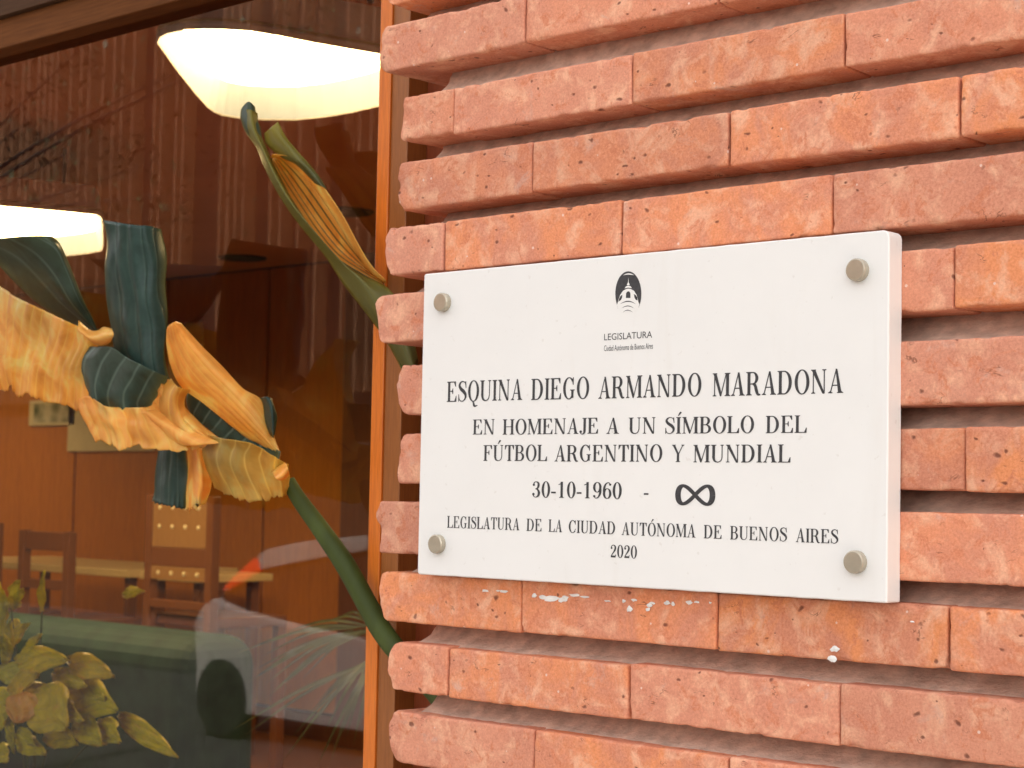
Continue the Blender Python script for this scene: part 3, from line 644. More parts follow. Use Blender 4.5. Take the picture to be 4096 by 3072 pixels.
# lamps: white trays open downwards, bright diffuser inside
def tray(loop, label, wall_in):
    zr = loop[0].z; c = sum(loop, Vector())/len(loop)
    t = empty('ceiling_lamp', (c.x, c.y, CZ), label, 'lamp', 'white tray lamps hanging from the ceiling')
    n = len(loop); mb = MB(); rings = []
    def off(k, z): return [Vector((c.x+(p.x-c.x)*k, c.y+(p.y-c.y)*k, z)) for p in loop]
    rings = [off(.986, zr+.0022), off(.99, zr), off(1.0, zr), off(1.0, zr+.012), off(.93, zr+wall_in+.03), off(.3, zr+wall_in+.04), off(.002, zr+wall_in+.04)]
    mb.add([p for r_ in rings for p in r_], [(k*n+i, k*n+(i+1) % n, (k+1)*n+(i+1) % n, (k+1)*n+i) for k in range(len(rings)-1) for i in range(n)])
    mb.build('shade', M_shell, t, smooth=False)
    mb = MB(); rings = [off(.90, zr+wall_in), off(.9855, zr+.002)]; mb.add([p for r_ in rings for p in r_], [(i, (i+1) % n, n+(i+1) % n, n+i) for i in range(n)]); mb.build('lining', M_shade, t)
    mb = MB(); rr = [off(1.0015, zr+.016), off(1.003, zr+.024)]
    mb.add([p for r_ in rr for p in r_], [(i, (i+1) % n, n+(i+1) % n, n+i) for i in range(n)]); mb.build('rim_line', M_rim, t)
    mb = MB(); mb.add(off(.9, zr+wall_in-.004), [tuple(range(n))]); mb.build('diffuser', M_lamp, t, fixn=False)
    for sgn in (-.3, .3): mb = MB(); mb.tube([Vector((c.x+sgn, c.y, zr+wall_in+.045)), Vector((c.x+sgn, c.y, CZ))], .008, 8); mb.build('hanger', M_shade, t)
    
LZ1 = 2.4
L1 = [atz(x*S, v*S, LZ1) for x, v in [(337, 92), (342, 80), (360, 71), (400, 63.5), (440, 62), (480, 62.5), (540, 66), (600, 76), (680, 92), (760, 106), (830, 118), (900, 131), (925, 145), (925, 165), (905, 192), (870, 212), (815, 231), (760, 244), (700, 254), (640, 260), (575, 260), (520, 257), (480, 250), (462, 243), (447, 232), (420, 202), (380, 152)]]
tray(L1, 'larger white tray lamp glowing beside the brick pier above the rolled leaf', .085)
L2 = [atz(x*S, v*S, LZ1) for x, v in [(-190, 425), (-60, 440), (60, 450), (160, 459), (214, 465), (221, 470), (224, 490), (224, 530), (221, 542), (190, 548), (120, 556), (60, 562), (0, 566), (-90, 566), (-190, 556), (-225, 530), (-225, 450)]]
tray(L2, 'white tray lamp at the left edge behind the drooping leaf', .085)
for lx, ly, lab in ((.1, 1.6, 'added unseen tray lamp nearest the window behind the brick pier'), (-2.2, 3.3, 'added unseen tray lamp in the middle of the room behind the brick pier'), (-6.7, 2.3, 'added unseen tray lamp left of the window view in the middle of the room'), (-9.6, 4.2, 'added unseen tray lamp deep on the left by the back wall'), (-4.35, 4.9, 'added unseen tray lamp by the back wall behind the brick pier')):  # extra lamps out of view, added to brighten the room
    tray([Vector((lx+math.copysign(abs(math.cos(q))**.45, math.cos(q))*.33, ly+math.copysign(abs(math.sin(q))**.45, math.sin(q))*.42, LZ1)) for q in [2*math.pi*k/28 for k in range(28)]], lab, .085)
for (x, v), lab in (((523, 556), 'dark round downlight in the ceiling left of the rolled leaf'), ((745, 456), 'dark round downlight in the ceiling right of the rolled leaf, next to the window jamb')):
    p = atz(x*S, v*S, CZ); mb = MB(); mb.lathe((p.x, p.y, CZ-.012), [(.10, 0), (.135, .002), (.14, .0115)], 'z', 24)
    tag(mb.build('downlight', M_black), lab, 'downlight', 'unlit downlights in the brown ceiling')
# pictures and papers on the back wall
def framed(x0, y0, x1, y1, label, cat, inner=None, name='framed_picture'):
    a = a2(x0, y1, YB-.02); b = a2(x1, y0, YB-.02); t = empty(name, ((a.x+b.x)/2, YB, (a.z+b.z)/2), label, cat)
    bx('mount', (a.x, YB-.022, a.z), (b.x, YB-.001, b.z), M_mat, t, .002)
    if inner:
        dx, dz = (b.x-a.x)*inner, (b.z-a.z)*inner
        m_, nt, bb = mat('picture_print'); vo = N(nt, 'TexVoronoi', Scale=9); nt.links.new(pos(nt), vo.inputs['Vector'])
        nt.links.new(ramp(nt, vo.outputs['Distance'], [(.1, (.10, .13, .08)), (.4, (.30, .30, .20)), (.7, (.55, .52, .38))]), bb.inputs['Base Color'])
        bx('print', (a.x+dx, YB-.026, a.z+dz), (b.x-dx, YB-.0222, b.z-dz), m_, t, 0)
    return t
framed(145, 700, 340, 975, 'large picture in a wide cream mount on the panelled wall under the drooping leaf', 'picture', .2)
framed(398, 695, 436, 748, 'small cream paper notice on the panelled wall right of the large picture', 'notice', None, 'paper_notice')
framed(62, 862, 163, 920, 'small pale print low on the wall left of the large picture', 'picture', .12)
# high tables and chairs
def table(x0, x1, y0, y1, z, label):
    t = empty('high_table', ((x0+x1)/2, (y0+y1)/2, 0), label, 'table', 'pale topped tables by the back wall')
    bx('tabletop', (x0, y0, z-.04), (x1, y1, z), M_pale, t, .004)
    for x in (x0+.05, x1-.1):
        for y in (y0+.05, y1-.1): bx('leg', (x, y, .004), (x+.05, y+.05, z-.0405), M_chair, t, .003)
table(-8.6, -6.72, 4.45, 5.2, .96, 'long pale topped high table at the left behind the ladder back chairs')
table(-6.62, -6.12, 4.45, 4.95, .96, 'shorter pale topped high table behind the studded chair')
def chair(cx, cy, w_, top, seat, label, studs):
    t = empty('high_chair', (cx, cy, 0), label, 'chair', 'wooden high chairs at the tables')
    x0, x1 = cx-w_/2, cx+w_/2; d = .42
    bx('seat', (x0, cy, seat-.05), (x1, cy+d, seat), M_chair, t, .006)
    for x in (x0, x1-.05):
        bx('leg', (x, cy-.05, .004), (x+.05, cy-.0005, top), M_chair, t, .004); bx('leg', (x, cy+d-.05, .004), (x+.05, cy+d, seat-.0505), M_chair, t, .004)
    for z in (.25, .45): bx('stretcher', (x0+.0505, cy-.04, z), (x1-.0505, cy-.015, z+.03), M_chair, t, .003)
    if studs:
        bx('backrest', (x0+.0505, cy-.045, top-.25), (x1-.0505, cy-.015, top-.005), M_chair_pale, t, .004)
        for z0, z1 in ((top-.34, top-.2505), (top-.405, top-.3405), (seat+.03, seat+.07)): bx('back_rail', (x0+.0505, cy-.046, z0), (x1-.0505, cy-.014, z1), M_chair_pale if z0 == top-.405 else M_chair, t, .003)
        for z in (top-.06, top-.15, top-.372):
            for k in range(4):
                mb = MB(); mb.lathe((x0+.11+k*(w_-.22)/3, cy-.0465, z), [(.011, 0), (.010, .003), (.004, .005)], 'y', 12); mb.build('stud', M_stud, t)
    else:
        for z0, z1 in ((top-.10, top-.005), (top-.30, top-.25)): bx('back_rail', (x0+.0505, cy-.04, z0), (x1-.0505, cy-.015, z1), M_chair, t, .004)
chair(-5.64, 4.0, .52, 1.37, .80, 'high chair with rows of pale studs on its back, in front of the shorter table', True)
chair(-6.77, 4.0, .46, 1.17, .72, 'high chair with open ladder back in front of the long table', False)
chair(-7.45, 4.0, .46, 1.20, .72, 'high chair with open ladder back at the far left edge', False)

sf = empty('green_sofa', (-6.5, 3.2, 0), 'dark green leather sofa with its rounded back towards the window, in front of the chairs', 'sofa')
def cushion(name, a, b, r_):
    return bx(name, a, b, M_sofa, sf, r_)
o = cushion('backrest', (-9.2, 2.95, .12), (-4.22, 3.32, .83), .12); o.modifiers['bevel'].segments = 5
o = cushion('seat', (-9.0, 3.325, .12), (-5.3, 3.85, .45), .05); o.modifiers['bevel'].segments = 4
for x in (-9.0, -4.6): bx('leg', (x, 3.0, .004), (x+.06, 3.06, .13), M_dark, sf, .003)
# ------------------------------------------------------------------ plants
def loft(mb, tint, uvs, ribs, nu, nv, period, wob=.0, dry=(0, 0), yel=(0, 0), vein=.8, seed=0, rag=0, alt=0, hem=0, cut=0):
    wob *= .2
    rows = [spline([tuple(p) for p in rb], nu) for rb in ribs]
    cols = [spline([tuple(rows[r_][i]) for r_ in range(len(rows))], nv) for i in range(nu)]   # cols[i][j]
    P = []
    for i in range(nu):
        r_ = []
        for j in range(nv):
            p = Vector(cols[i][j]); s = j/(nv-1); t = i/(nu-1)
            q = s*period; p.y -= wob*abs(math.sin(math.pi*q)); p.y += noise.noise(Vector((s*3+seed, t*3, seed)))*wob*2.5
            if hem: p += Vector((noise.noise(Vector((s*22, seed, 1)))*.6, 0, noise.noise(Vector((s*14, seed, 2))) + .35*noise.noise(Vector((s*45, seed, 5)))))*hem*max(0, (t-.6)/.4)**2
            if rag:
                e = max(0, (s-.75)/.25) if rag > 0 else max(0, (.25-s)/.25)
                p += Vector((noise.noise(Vector((t*9, seed, 0))), noise.noise(Vector((t*9, seed, 4)))*.4, noise.noise(Vector((t*11, seed, 9)))))*abs(rag)*e
            r_.append(p)
            tint.append((min(1, dry[0]+(dry[1]-dry[0])*s + alt*max(0, math.sin(2*math.pi*q+t*2))**2), min(1, yel[0]+(yel[1]-yel[0])*t + (.5*math.exp(-min(s, 1-s)/.04) if dry[0] < .5 else 0)), vein, 1)); uvs.append((q, t))
        P.append(r_)
    mb.grid(P)
def finish_leaf(mb, tint, uvs, m, parent, thick=.0004, name='leaf', label=None):
    o = mb.build(name, m, parent, smooth=True, fixn=False); me = o.data
    ca = me.color_attributes.new('tint', 'FLOAT_COLOR', 'POINT'); ca.data.foreach_set('color', np.array(tint, np.float32).ravel())
    uv = me.uv_layers.new(name='UVMap')
    li = np.zeros(len(me.loops), np.int32); me.loops.foreach_get('vertex_index', li); uv.data.foreach_set('uv', np.array(uvs, np.float32)[li].ravel())
    so = o.modifiers.new('solid', 'SOLIDIFY'); so.thickness = thick; so.offset = 0
    if label: o['label'] = label
    return o
def k1(x, y, d): return at(x/1.34878, y/1.34878, d)                     # notes on four close views
def k2(x, y, d): return at(x/1.78387, 800+y/1.78387, d)
def k3(x, y, d): return at(500+x/1.78387, 1200+y/1.78387, d)
def k5(x, y, d): return at(600+x/1.78387, 2142+y/1.78387, d)
def k4(x, y, d): return at(x/1.78387, 2142+y/1.78387, d)
big = empty('strelitzia_plant', (-.172, .028, -.3), 'tall potted plant with a rolled upright leaf and a torn drooping leaf', 'plant')
# rolled upright leaf
mb, ti, uv = MB(), [], []
A = lambda pts, d: [k1(x, y, d+.05+i*.0) for i, (x, y) in enumerate(pts)]
loft(mb, ti, uv, [A([(1305, 600), (1320, 700), (1385, 800), (1425, 900), (1500, 1045), (1600, 1195), (1755, 1385), (1850, 1530), (1960, 1670), (2090, 1850), (2200, 2060)], .085),
                  A([(1345, 590), (1365, 700), (1415, 800), (1470, 920), (1560, 1080), (1680, 1230), (1840, 1410), (1960, 1530), (2040, 1660), (2150, 1820), (2230, 2010)], .062),
                  A([(1388, 610), (1400, 700), (1435, 790), (1475, 880), (1540, 1010), (1640, 1190), (1790, 1370), (1950, 1480), (2100, 1560), (2200, 1720), (2260, 1950)], .075)], 60, 14, 2, .001, (0, 0), (.75, .45), .15, 1)
loft(mb, ti, uv, [A([(1455, 860), (1480, 930), (1560, 1060), (1680, 1240), (1800, 1380), (1960, 1480), (2075, 1540)], .082),
                  A([(1480, 850), (1560, 960), (1650, 1090), (1750, 1230), (1850, 1350), (1970, 1450), (2075, 1520)], .105),
                  A([(1500, 830), (1590, 900), (1690, 1010), (1790, 1150), (1870, 1270), (1980, 1430), (2070, 1510)], .082)], 50, 61, 5, .002, (.95, 1), (.25, .05), .15, 2, 0, -.8)
loft(mb, ti, uv, [A([(1460, 850), (1530, 860), (1600, 920), (1700, 1020), (1800, 1170), (1900, 1340), (2000, 1470), (2085, 1530)], .085),
                  A([(1475, 830), (1560, 845), (1650, 905), (1740, 1000), (1850, 1160), (1940, 1330), (2010, 1440), (2080, 1510)], .060)], 40, 8, 1, .002, (.85, .95), (.2, .1), .2, 3)
loft(mb, ti, uv, [A([(1425, 720), (1440, 780), (1520, 850), (1600, 890), (1700, 990)], .070), A([(1460, 690), (1500, 740), (1580, 840), (1660, 910), (1735, 1005)], .055), A([(1500, 655), (1545, 740), (1620, 830), (1710, 935), (1765, 1020)], .062)], 30, 10, 1, .001, (0, .1), (.9, .25), .2, 4)
loft(mb, ti, uv, [A([(1300, 590), (1298, 640), (1325, 710), (1375, 760)], .078), A([(1340, 548), (1345, 620), (1370, 690), (1392, 760)], .066), A([(1375, 575), (1388, 640), (1405, 690), (1415, 760)], .074)], 16, 8, 1, .001, (0, .05), (.1, .1), .1, 5)
finish_leaf(mb, ti, uv, M_leaf, big, label='rolled upright leaf with yellow stripes')
# torn drooping leaf: the tan tint is withering plus painted warm lamplight
mb, ti, uv = MB(), [], []
B = lambda k, pts, d0, d1=None: [k(x, y, .085+d0+((d1 if d1 is not None else d0)-d0)*i/(len(pts)-1)) for i, (x, y) in enumerate(pts)]
# left fold
loft(mb, ti, uv, [B(k2, [(-260, 300), (-60, 420), (80, 560), (260, 730), (480, 870), (690, 955)], .0, .06), B(k2, [(-120, 285), (110, 400), (260, 540), (420, 720), (560, 840), (692, 948)], -.05, .05),
                  B(k2, [(60, 268), (240, 370), (380, 520), (500, 720), (600, 840), (694, 942)], -.075, .045), B(k2, [(250, 255), (400, 350), (480, 510), (560, 700), (630, 820), (696, 938)], -.07, .05), B(k2, [(375, 258), (430, 320), (505, 480), (590, 700), (645, 820), (698, 934)], -.05, .05)], 40, 36, 4, .004, (.0, 0), (.12, 0), .5, 11)
# upright band
loft(mb, ti, uv, [B(k2, [(735, 142), (742, 350), (752, 560), (775, 800), (810, 1010), (850, 1170)], .0, .03), B(k2, [(840, 160), (850, 400), (868, 640), (890, 850), (930, 1050), (975, 1210)], -.03, 0), B(k2, [(960, 178), (975, 400), (1000, 640), (1030, 850), (1060, 1060), (1090, 1240)], -.035, -.005),
                  B(k2, [(1080, 188), (1100, 400), (1120, 640), (1135, 850), (1150, 1060), (1160, 1260)], -.02, .0), B(k2, [(1150, 208), (1178, 400), (1186, 600), (1192, 800), (1200, 1050), (1210, 1280)], .005, .015)], 44, 60, 5, .026, (0, 0), (.0, 0), .22, 12)
# dried, glow-tinted lower left sheet with a scalloped hem
loft(mb, ti, uv, [B(k2, [(-200, 560), (-190, 800), (-170, 1050), (-150, 1320), (-120, 1440)], .02, .06), B(k2, [(-30, 600), (-20, 820), (-10, 1050), (0, 1250), (10, 1375)], .0, .05), B(k2, [(110, 690), (90, 850), (70, 1030), (60, 1200), (75, 1330)], -.02, .03), B(k2, [(230, 745), (200, 900), (165, 1080), (135, 1240), (130, 1395)], -.03, .04),
                  B(k2, [(350, 800), (320, 940), (270, 1100), (225, 1260), (235, 1400)], -.02, .02), B(k2, [(470, 860), (430, 1000), (380, 1150), (335, 1300), (335, 1440)], -.035, .035), B(k2, [(560, 900), (530, 1040), (480, 1180), (440, 1330), (430, 1455)], -.02, .02), B(k2, [(640, 930), (600, 1060), (560, 1200), (540, 1350), (530, 1490)], -.03, .03), B(k2, [(700, 955), (680, 1080), (650, 1220), (630, 1360), (640, 1500)], -.01, .02)], 34, 90, 15, .009, (.95, .92), (.05, .1), .7, 13, hem=.010)
# rolled tip of the tear
loft(mb, ti, uv, [B(k2, [(560, 860), (640, 925), (700, 930), (740, 905), (800, 918)], -.03), B(k2, [(560, 930), (640, 985), (700, 985), (760, 965), (812, 960)], -.045), B(k2, [(590, 960), (660, 1020), (720, 1040), (770, 1030), (790, 1015)], -.03)], 20, 8, 1, .002, (.95, .9), (.1, 0), .2, 14)
# green middle with slanting pale veins
loft(mb, ti, uv, [B(k2, [(560, 1040), (520, 1080), (510, 1130), (550, 1180), (590, 1230)], .01, .02), B(k2, [(680, 1045), (620, 1120), (600, 1200), (610, 1290), (640, 1370)], -.02, .01), B(k2, [(800, 1050), (740, 1140), (690, 1250), (680, 1350), (690, 1440)], -.03, .0), B(k2, [(900, 1120), (850, 1200), (790, 1310), (770, 1410), (790, 1505)], -.03, .01), B(k2, [(1000, 1170), (960, 1250), (900, 1340), (880, 1420), (890, 1500)], -.03, .0),
                  B(k2, [(1100, 1220), (1060, 1280), (1010, 1370), (980, 1440), (990, 1502)], -.02, .01), B(k2, [(1200, 1262), (1170, 1320), (1120, 1400), (1090, 1460), (1085, 1505)], .0, .015)], 30, 60, 6, .006, (.0, .0), (.08, .02), .75, 15)
# dried, glow-tinted skirt below the green middle
loft(mb, ti, uv, [B(k2, [(520, 1440), (560, 1500), (610, 1590), (660, 1680)], .03), B(k2, [(640, 1400), (680, 1500), (720, 1620), (760, 1740)], .01), B(k2, [(760, 1470), (800, 1560), (830, 1660), (860, 1780)], -.01), B(k2, [(880, 1480), (920, 1570), (940, 1670), (960, 1760)], .0), B(k2, [(990, 1480), (1040, 1570), (1080, 1670), (1120, 1780)], -.01), B(k2, [(1080, 1470), (1150, 1560), (1230, 1660), (1300, 1790)], .0),
                  B(k2, [(1110, 1400), (1190, 1530), (1300, 1650), (1400, 1770)], .01), B(k2, [(1150, 1320), (1240, 1480), (1380, 1620), (1500, 1740)], .0), B(k2, [(1200, 1270), (1290, 1440), (1430, 1590), (1600, 1730)], .02)], 26, 90, 14, .009, (.97, .9), (0, .1), .6, 16, 0, hem=.010)
# right dried, glow-tinted blade
loft(mb, ti, uv, [B(k3, [(300, 215), (300, 330), (330, 480), (400, 620), (560, 740), (760, 900), (960, 1060), (1105, 1150)], -.03, .06), B(k3, [(330, 170), (360, 300), (430, 440), (540, 580), (680, 700), (850, 860), (1000, 1000), (1110, 1120)], -.05, .05), B(k3, [(360, 155), (430, 260), (520, 370), (640, 500), (770, 630), (900, 770), (1010, 930), (1112, 1090)], -.045, .05), B(k3, [(400, 165), (480, 252), (580, 360), (700, 480), (840, 630), (960, 700), (1040, 820), (1060, 960)], -.02, .06)], 46, 60, 9, .005, (.98, .78), (.0, .15), .8, 17)
# dark fold at the end of the blade
loft(mb, ti, uv, [B(k3, [(965, 700), (985, 760), (990, 850), (1030, 960), (1062, 985)], .04), B(k3, [(1010, 690), (1040, 740), (1050, 830), (1055, 900), (1064, 970)], .02), B(k3, [(1048, 702), (1065, 760), (1086, 830), (1076, 900), (1066, 960)], .035)], 20, 10, 1, .003, (.1, .2), (0, 0), .2, 18)
# dark green window of the leaf under the blade, pale veins
loft(mb, ti, uv, [B(k3, [(455, 645), (440, 700), (445, 760), (470, 810)], .045), B(k3, [(560, 715), (530, 770), (500, 820), (490, 850)], .04), B(k3, [(650, 780), (620, 830), (590, 880), (570, 900)], .04), B(k3, [(750, 850), (720, 900), (680, 940), (650, 965)], .04), B(k3, [(860, 935), (830, 970), (790, 1010), (760, 1040)], .04), B(k3, [(960, 1010), (930, 1060), (890, 1100), (850, 1130)], .04), B(k3, [(1110, 1080), (1090, 1150), (1040, 1180), (980, 1200)], .045)], 16, 60, 7, .003, (.02, .05), (0, .1), .9, 19)
# pale curl left of it
loft(mb, ti, uv, [B(k3, [(330, 560), (270, 620), (240, 720), (220, 800), (240, 900), (330, 1000)], .0, .02), B(k3, [(380, 620), (350, 680), (345, 760), (370, 850), (430, 940), (520, 1020)], -.02, .0), B(k3, [(470, 640), (430, 700), (430, 780), (480, 870), (560, 930), (650, 1000)], .01, .01)], 30, 22, 3, .003, (.75, .9), (.3, .0), .8, 20)
loft(mb, ti, uv, [B(k3, [(-20, 830), (90, 900), (210, 1000), (330, 1040)], .02), B(k3, [(120, 800), (230, 880), (350, 960), (480, 1040)], -.01), B(k3, [(220, 780), (330, 850), (500, 940), (690, 1020)], .0)], 24, 20, 3, .004, (.95, .9), (0, 0), .5, 21)
# lower lobe, tan with pale curved veins
loft(mb, ti, uv, [B(k3, [(560, 950), (550, 1060), (580, 1200), (640, 1345)], .02, .05), B(k3, [(680, 985), (660, 1090), (690, 1240), (760, 1400)], -.01, .03), B(k3, [(790, 1000), (760, 1100), (790, 1260), (870, 1440)], -.02, .03), B(k3, [(890, 1020), (850, 1110), (880, 1260), (960, 1430)], -.02, .02), B(k3, [(980, 1060), (960, 1140), (1000, 1280), (1050, 1420)], -.01, .03), B(k3, [(1080, 1120), (1075, 1200), (1110, 1300), (1125, 1400)], .0, .03), B(k3, [(1165, 1170), (1172, 1240), (1170, 1320), (1150, 1390)], .03, .045)], 34, 80, 6, .008, (.62, .85), (.4, .3), .9, 22, hem=.008)
loft(mb, ti, uv, [B(k3, [(1040, 1220), (1090, 1190), (1140, 1160)], .01), B(k3, [(1080, 1275), (1120, 1255), (1165, 1200)], -.01), B(k3, [(1120, 1290), (1150, 1275), (1172, 1255)], .01)], 10, 8, 1, .002, (.95, .9), (0, 0), .2, 23)
# dark strip hanging below, and its dried, glow-tinted neighbour
loft(mb, ti, uv, [B(k3, [(240, 1000), (232, 1120), (212, 1290), (195, 1440)], .07), B(k3, [(330, 1000), (320, 1130), (310, 1300), (310, 1470)], .05), B(k3, [(430, 1010), (440, 1150), (445, 1310), (432, 1490)], .065)], 24, 40, 4, .006, (.0, .05), (0, 0), .25, 24, hem=.007)
loft(mb, ti, uv, [B(k3, [(440, 1040), (450, 1180), (440, 1330), (438, 1490)], .06), B(k3, [(510, 1050), (530, 1190), (530, 1330), (510, 1480)], .03), B(k3, [(570, 1060), (600, 1200), (615, 1330), (575, 1450)], .055)], 22, 24, 2, .003, (.8, .95), (.1, 0), .4, 25, hem=.01)
finish_leaf(mb, ti, uv, M_leaf, big, label='torn drooping leaf, half green and half dried tan with a painted warm glow')
mb = MB(); st = [k3(1165, 1290, .132), k3(1240, 1420, .138), k3(1400, 1640, .142), k5(1400, 220, .144), k5(1565, 520, .146), k5(1712, 760, .142), Vector((-.075, .126, 1.13)), Vector((-.065, .128, 1.0)), Vector((-.13, .12, .78)), Vector((-.165, .05, .5)), Vector((-.168, .03, .12))]
P = [Vector(p) for p in spline([tuple(p) for p in st], 70)]
mb.tube(P, [.0088+.0045*min(1, i/20) for i in range(70)], 14); mb.build('petiole', M_stem, big, smooth=True)
mb = MB(); st = [k1(2160, 1900, .135), k1(2230, 2050, .135), Vector((-.075, .13, 1.40)), Vector((-.068, .13, 1.1)), Vector((-.14, .12, .8)), Vector((-.17, .03, .12))]
P = [Vector(p) for p in spline([tuple(p) for p in st], 40)]; mb.tube(P, [.006+.007*i/39 for i in range(40)], 12); mb.build('petiole', M_stem, big, smooth=True)
mb = MB(); mb.lathe((-.172, .028, -.299), [(.03, .0), (.052, .002), (.062, .42), (.066, .422), (.066, .445), (.056, .445), (.054, .41)], 'z', 24)
mb.build('pot', M_pot, big, smooth=False)

# pothos indoors at the lower left ------------------------------------------------
po = empty('leafy_houseplant', tuple(a2(70, 1760, .75) - Vector((0, 0, .25))), 'yellow green leafy houseplant behind the glass in the lower left corner', 'plant')
def hleaf(base, tip, width, ydep, curl, seed, dry):
    rn = random.Random(seed); a = k4(*base, ydep); b = k4(*tip, ydep-.03); L = b-a; ln = L.length; t = L.normalized(); side = t.cross(Vector((.5, -.8, .25))).normalized()
    nrm = side.cross(t).normalized(); mb, ti, uv = MB(), [], []; nu, nv = 14, 11; P = []
    for i in range(nu):
        q = i/(nu-1); wd = width*(math.sin(math.pi*min(1, q*.93+.05))**.75)*(1-.45*q)*1.2; r_ = []
        for j in range(nv):
            s = j/(nv-1)*2-1
            r_.append(a + t*ln*q + side*wd*s + nrm*(-.13*abs(s)*wd + curl*math.sin(q*2.6)*ln*.3 + .004*math.sin(s*9+q*14+seed) + .006*noise.noise(Vector((q*3, s*2, seed)))))
            ti.append((dry if rn.random() < .9 else dry+.15, .15, .5, 1)); uv.append((abs(s)*2+q*4, q))
        P.append(r_)
    mb.grid(P); finish_leaf(mb, ti, uv, M_pothos, po, .0006)
HL = [((20, 620), (-10, 330), .02, .6, .2, 0), ((150, 900), (300, 700), .016, .6, .3, .1), ((60, 860), (20, 700), .018, .58, .2, 0), ((-30, 760), (60, 480), .014, .6, .2, 0), ((380, 980), (620, 1080), .026, .62, .3, .2), ((150, 1000), (-40, 960), .026, .57, .2, .1), ((330, 1180), (600, 1330), .03, .58, .3, .25), ((100, 1440), (330, 1560), .024, .56, .2, .1), ((620, 1060), (760, 1180), .02, .64, .3, .15), ((75, 520), (125, 320), .022, .62, .2, .05), ((300, 540), (325, 245), .010, .66, .5, .0), ((110, 510), (160, 380), .012, .62, .1, .1), ((30, 920), (75, 600), .018, .6, .1, 0), ((70, 780), (215, 625), .020, .64, .4, .1), ((100, 905), (500, 890), .036, .58, .35, .25), ((490, 890), (830, 1010), .030, .62, .45, .35),
      ((60, 1100), (280, 985), .028, .56, .3, .35), ((20, 1230), (400, 1090), .040, .6, .25, .2), ((440, 1090), (850, 1260), .055, .64, .4, .12), ((250, 1120), (480, 1380), .060, .55, .3, .3), ((200, 1120), (110, 1340), .045, .53, .2, .75), ((520, 1290), (740, 1500), .032, .60, .3, .12), ((850, 1280), (1280, 1590), .024, .66, .3, .2), ((60, 1300), (105, 1560), .012, .55, .4, 0), ((140, 1380), (250, 1500), .016, .55, .3, .05), ((-60, 1180), (90, 1150), .03, .6, .2, .15), ((-40, 1330), (60, 1260), .03, .55, .1, .1), ((-20, 1520), (60, 1600), .025, .6, .3, .1), ((320, 1390), (560, 1490), .03, .6, .3, .05), ((130, 600), (30, 740), .016, .66, .3, .05),
      ((880, 420), (1040, 400), .018, 1.2, .5, .3), ((700, 1330), (860, 1480), .03, .62, .3, .05)]
for i, (a, b, wd, yd, cu, dr) in enumerate(HL): hleaf(a, b, wd*.86, yd, cu*.5, i, dr)
mb = MB(); base = a2(70, 1770, .75)
for (x, y, yd) in [(80, 520, .62), (300, 540, .66), (30, 920, .6), (440, 1090, .64), (250, 1120, .55), (500, 890, .62), (850, 1280, .66)]:
    q = k4(x, y, yd); m_ = (q+base)/2 + Vector((0, 0, .02)); mb.tube([Vector(p) for p in spline([tuple(base), tuple(m_), tuple(q)], 10)], .0018, 6)
mb.build('stem', M_stem, po, smooth=True)
mb = MB(); mb.lathe((base.x, base.y, base.z-.24), [(.075, 0), (.10, .22), (.108, .22), (.108, .25), (.095, .25), (.09, .2)], 'z', 24); mb.build('pot', M_pot, po)
led = MB(); led.box((base.x-.9, .32, .004), (base.x+.25, 1.05, base.z-.2405)); tag(led.build('low_cabinet', M_dark, bevel=.004), 'low dark wooden cabinet under the houseplant behind the window', 'cabinet')

# thin leaved palm indoors at the lower right -------------------------------------
pb = a2(800, 1700, 1.5); pa = empty('indoor_palm', (pb.x+.10, 1.5, 0), 'thin leaved palm behind the glass at the foot of the window jamb', 'plant')
fr1, fr2 = (1640, 640), (1660, 860)
tips = [((1350, 580), 1), ((1215, 630), 1), ((960, 690), 1), ((830, 770), 1), ((800, 860), 1), ((740, 960), 1), ((700, 1050), 1), ((760, 1010), 1), ((820, 1060), 1), ((830, 1160), 1), ((900, 1090), 1), ((960, 1060), 1), ((1090, 1020), 1), ((620, 840), 1),
        ((1200, 1180), 2), ((1120, 1290), 2), ((1190, 1320), 2), ((1240, 1420), 2), ((1290, 1450), 2), ((1340, 1480), 2), ((1390, 1470), 2), ((1000, 1450), 2), ((940, 1620), 2), ((1280, 1640), 2), ((1190, 1650), 2), ((1450, 1500), 2), ((600, 1380), 2), ((680, 1420), 2)]
mb = MB(); rnp = random.Random(8)
def blade(mb, a, b, c, w_):
    P = [Vector(p) for p in spline([tuple(a), tuple(b), tuple(c)], 12)]; L = []; Rr = []
    for i, p in enumerate(P):
        t = (P[min(i+1, 11)]-P[max(i-1, 0)]).normalized(); sd = t.cross(Vector((.4, -.9, .2))).normalized()*w_*math.sin(math.pi*min(1, .12+i/11*.88)); L.append(p+sd); Rr.append(p-sd)
    mb.grid([[l, (l+r_)/2+Vector((0, .0008, 0)), r_] for l, r_ in zip(L, Rr)])
for (x, y), k in tips:
    hx, hy = fr1 if k == 1 else fr2; yd = 1.5+rnp.uniform(-.15, .15)
    t = rnp.uniform(.1, .45); sx, sy = hx+(x-hx)*t*.5+(0 if k == 1 else -40), hy+(y-hy)*.08
    mx, my = (sx+x)/2, (sy+y)/2 - (60 if k == 1 else 40)
    blade(mb, k5(sx, sy, yd), k5(mx, my, yd-.04), k5(x, y, yd-.02), rnp.uniform(.0028, .0048))
mb.build('frond', M_palm, pa, fixn=False, smooth=True)
mb = MB(); c = Vector((pb.x+.10, 1.5, .3))
for h in (k5(1640, 640, 1.5), k5(1660, 860, 1.5)): mb.tube([Vector(p) for p in spline([tuple(c), tuple((c+h)/2+Vector((.05, 0, .05))), tuple(h)], 14)], .008, 8)
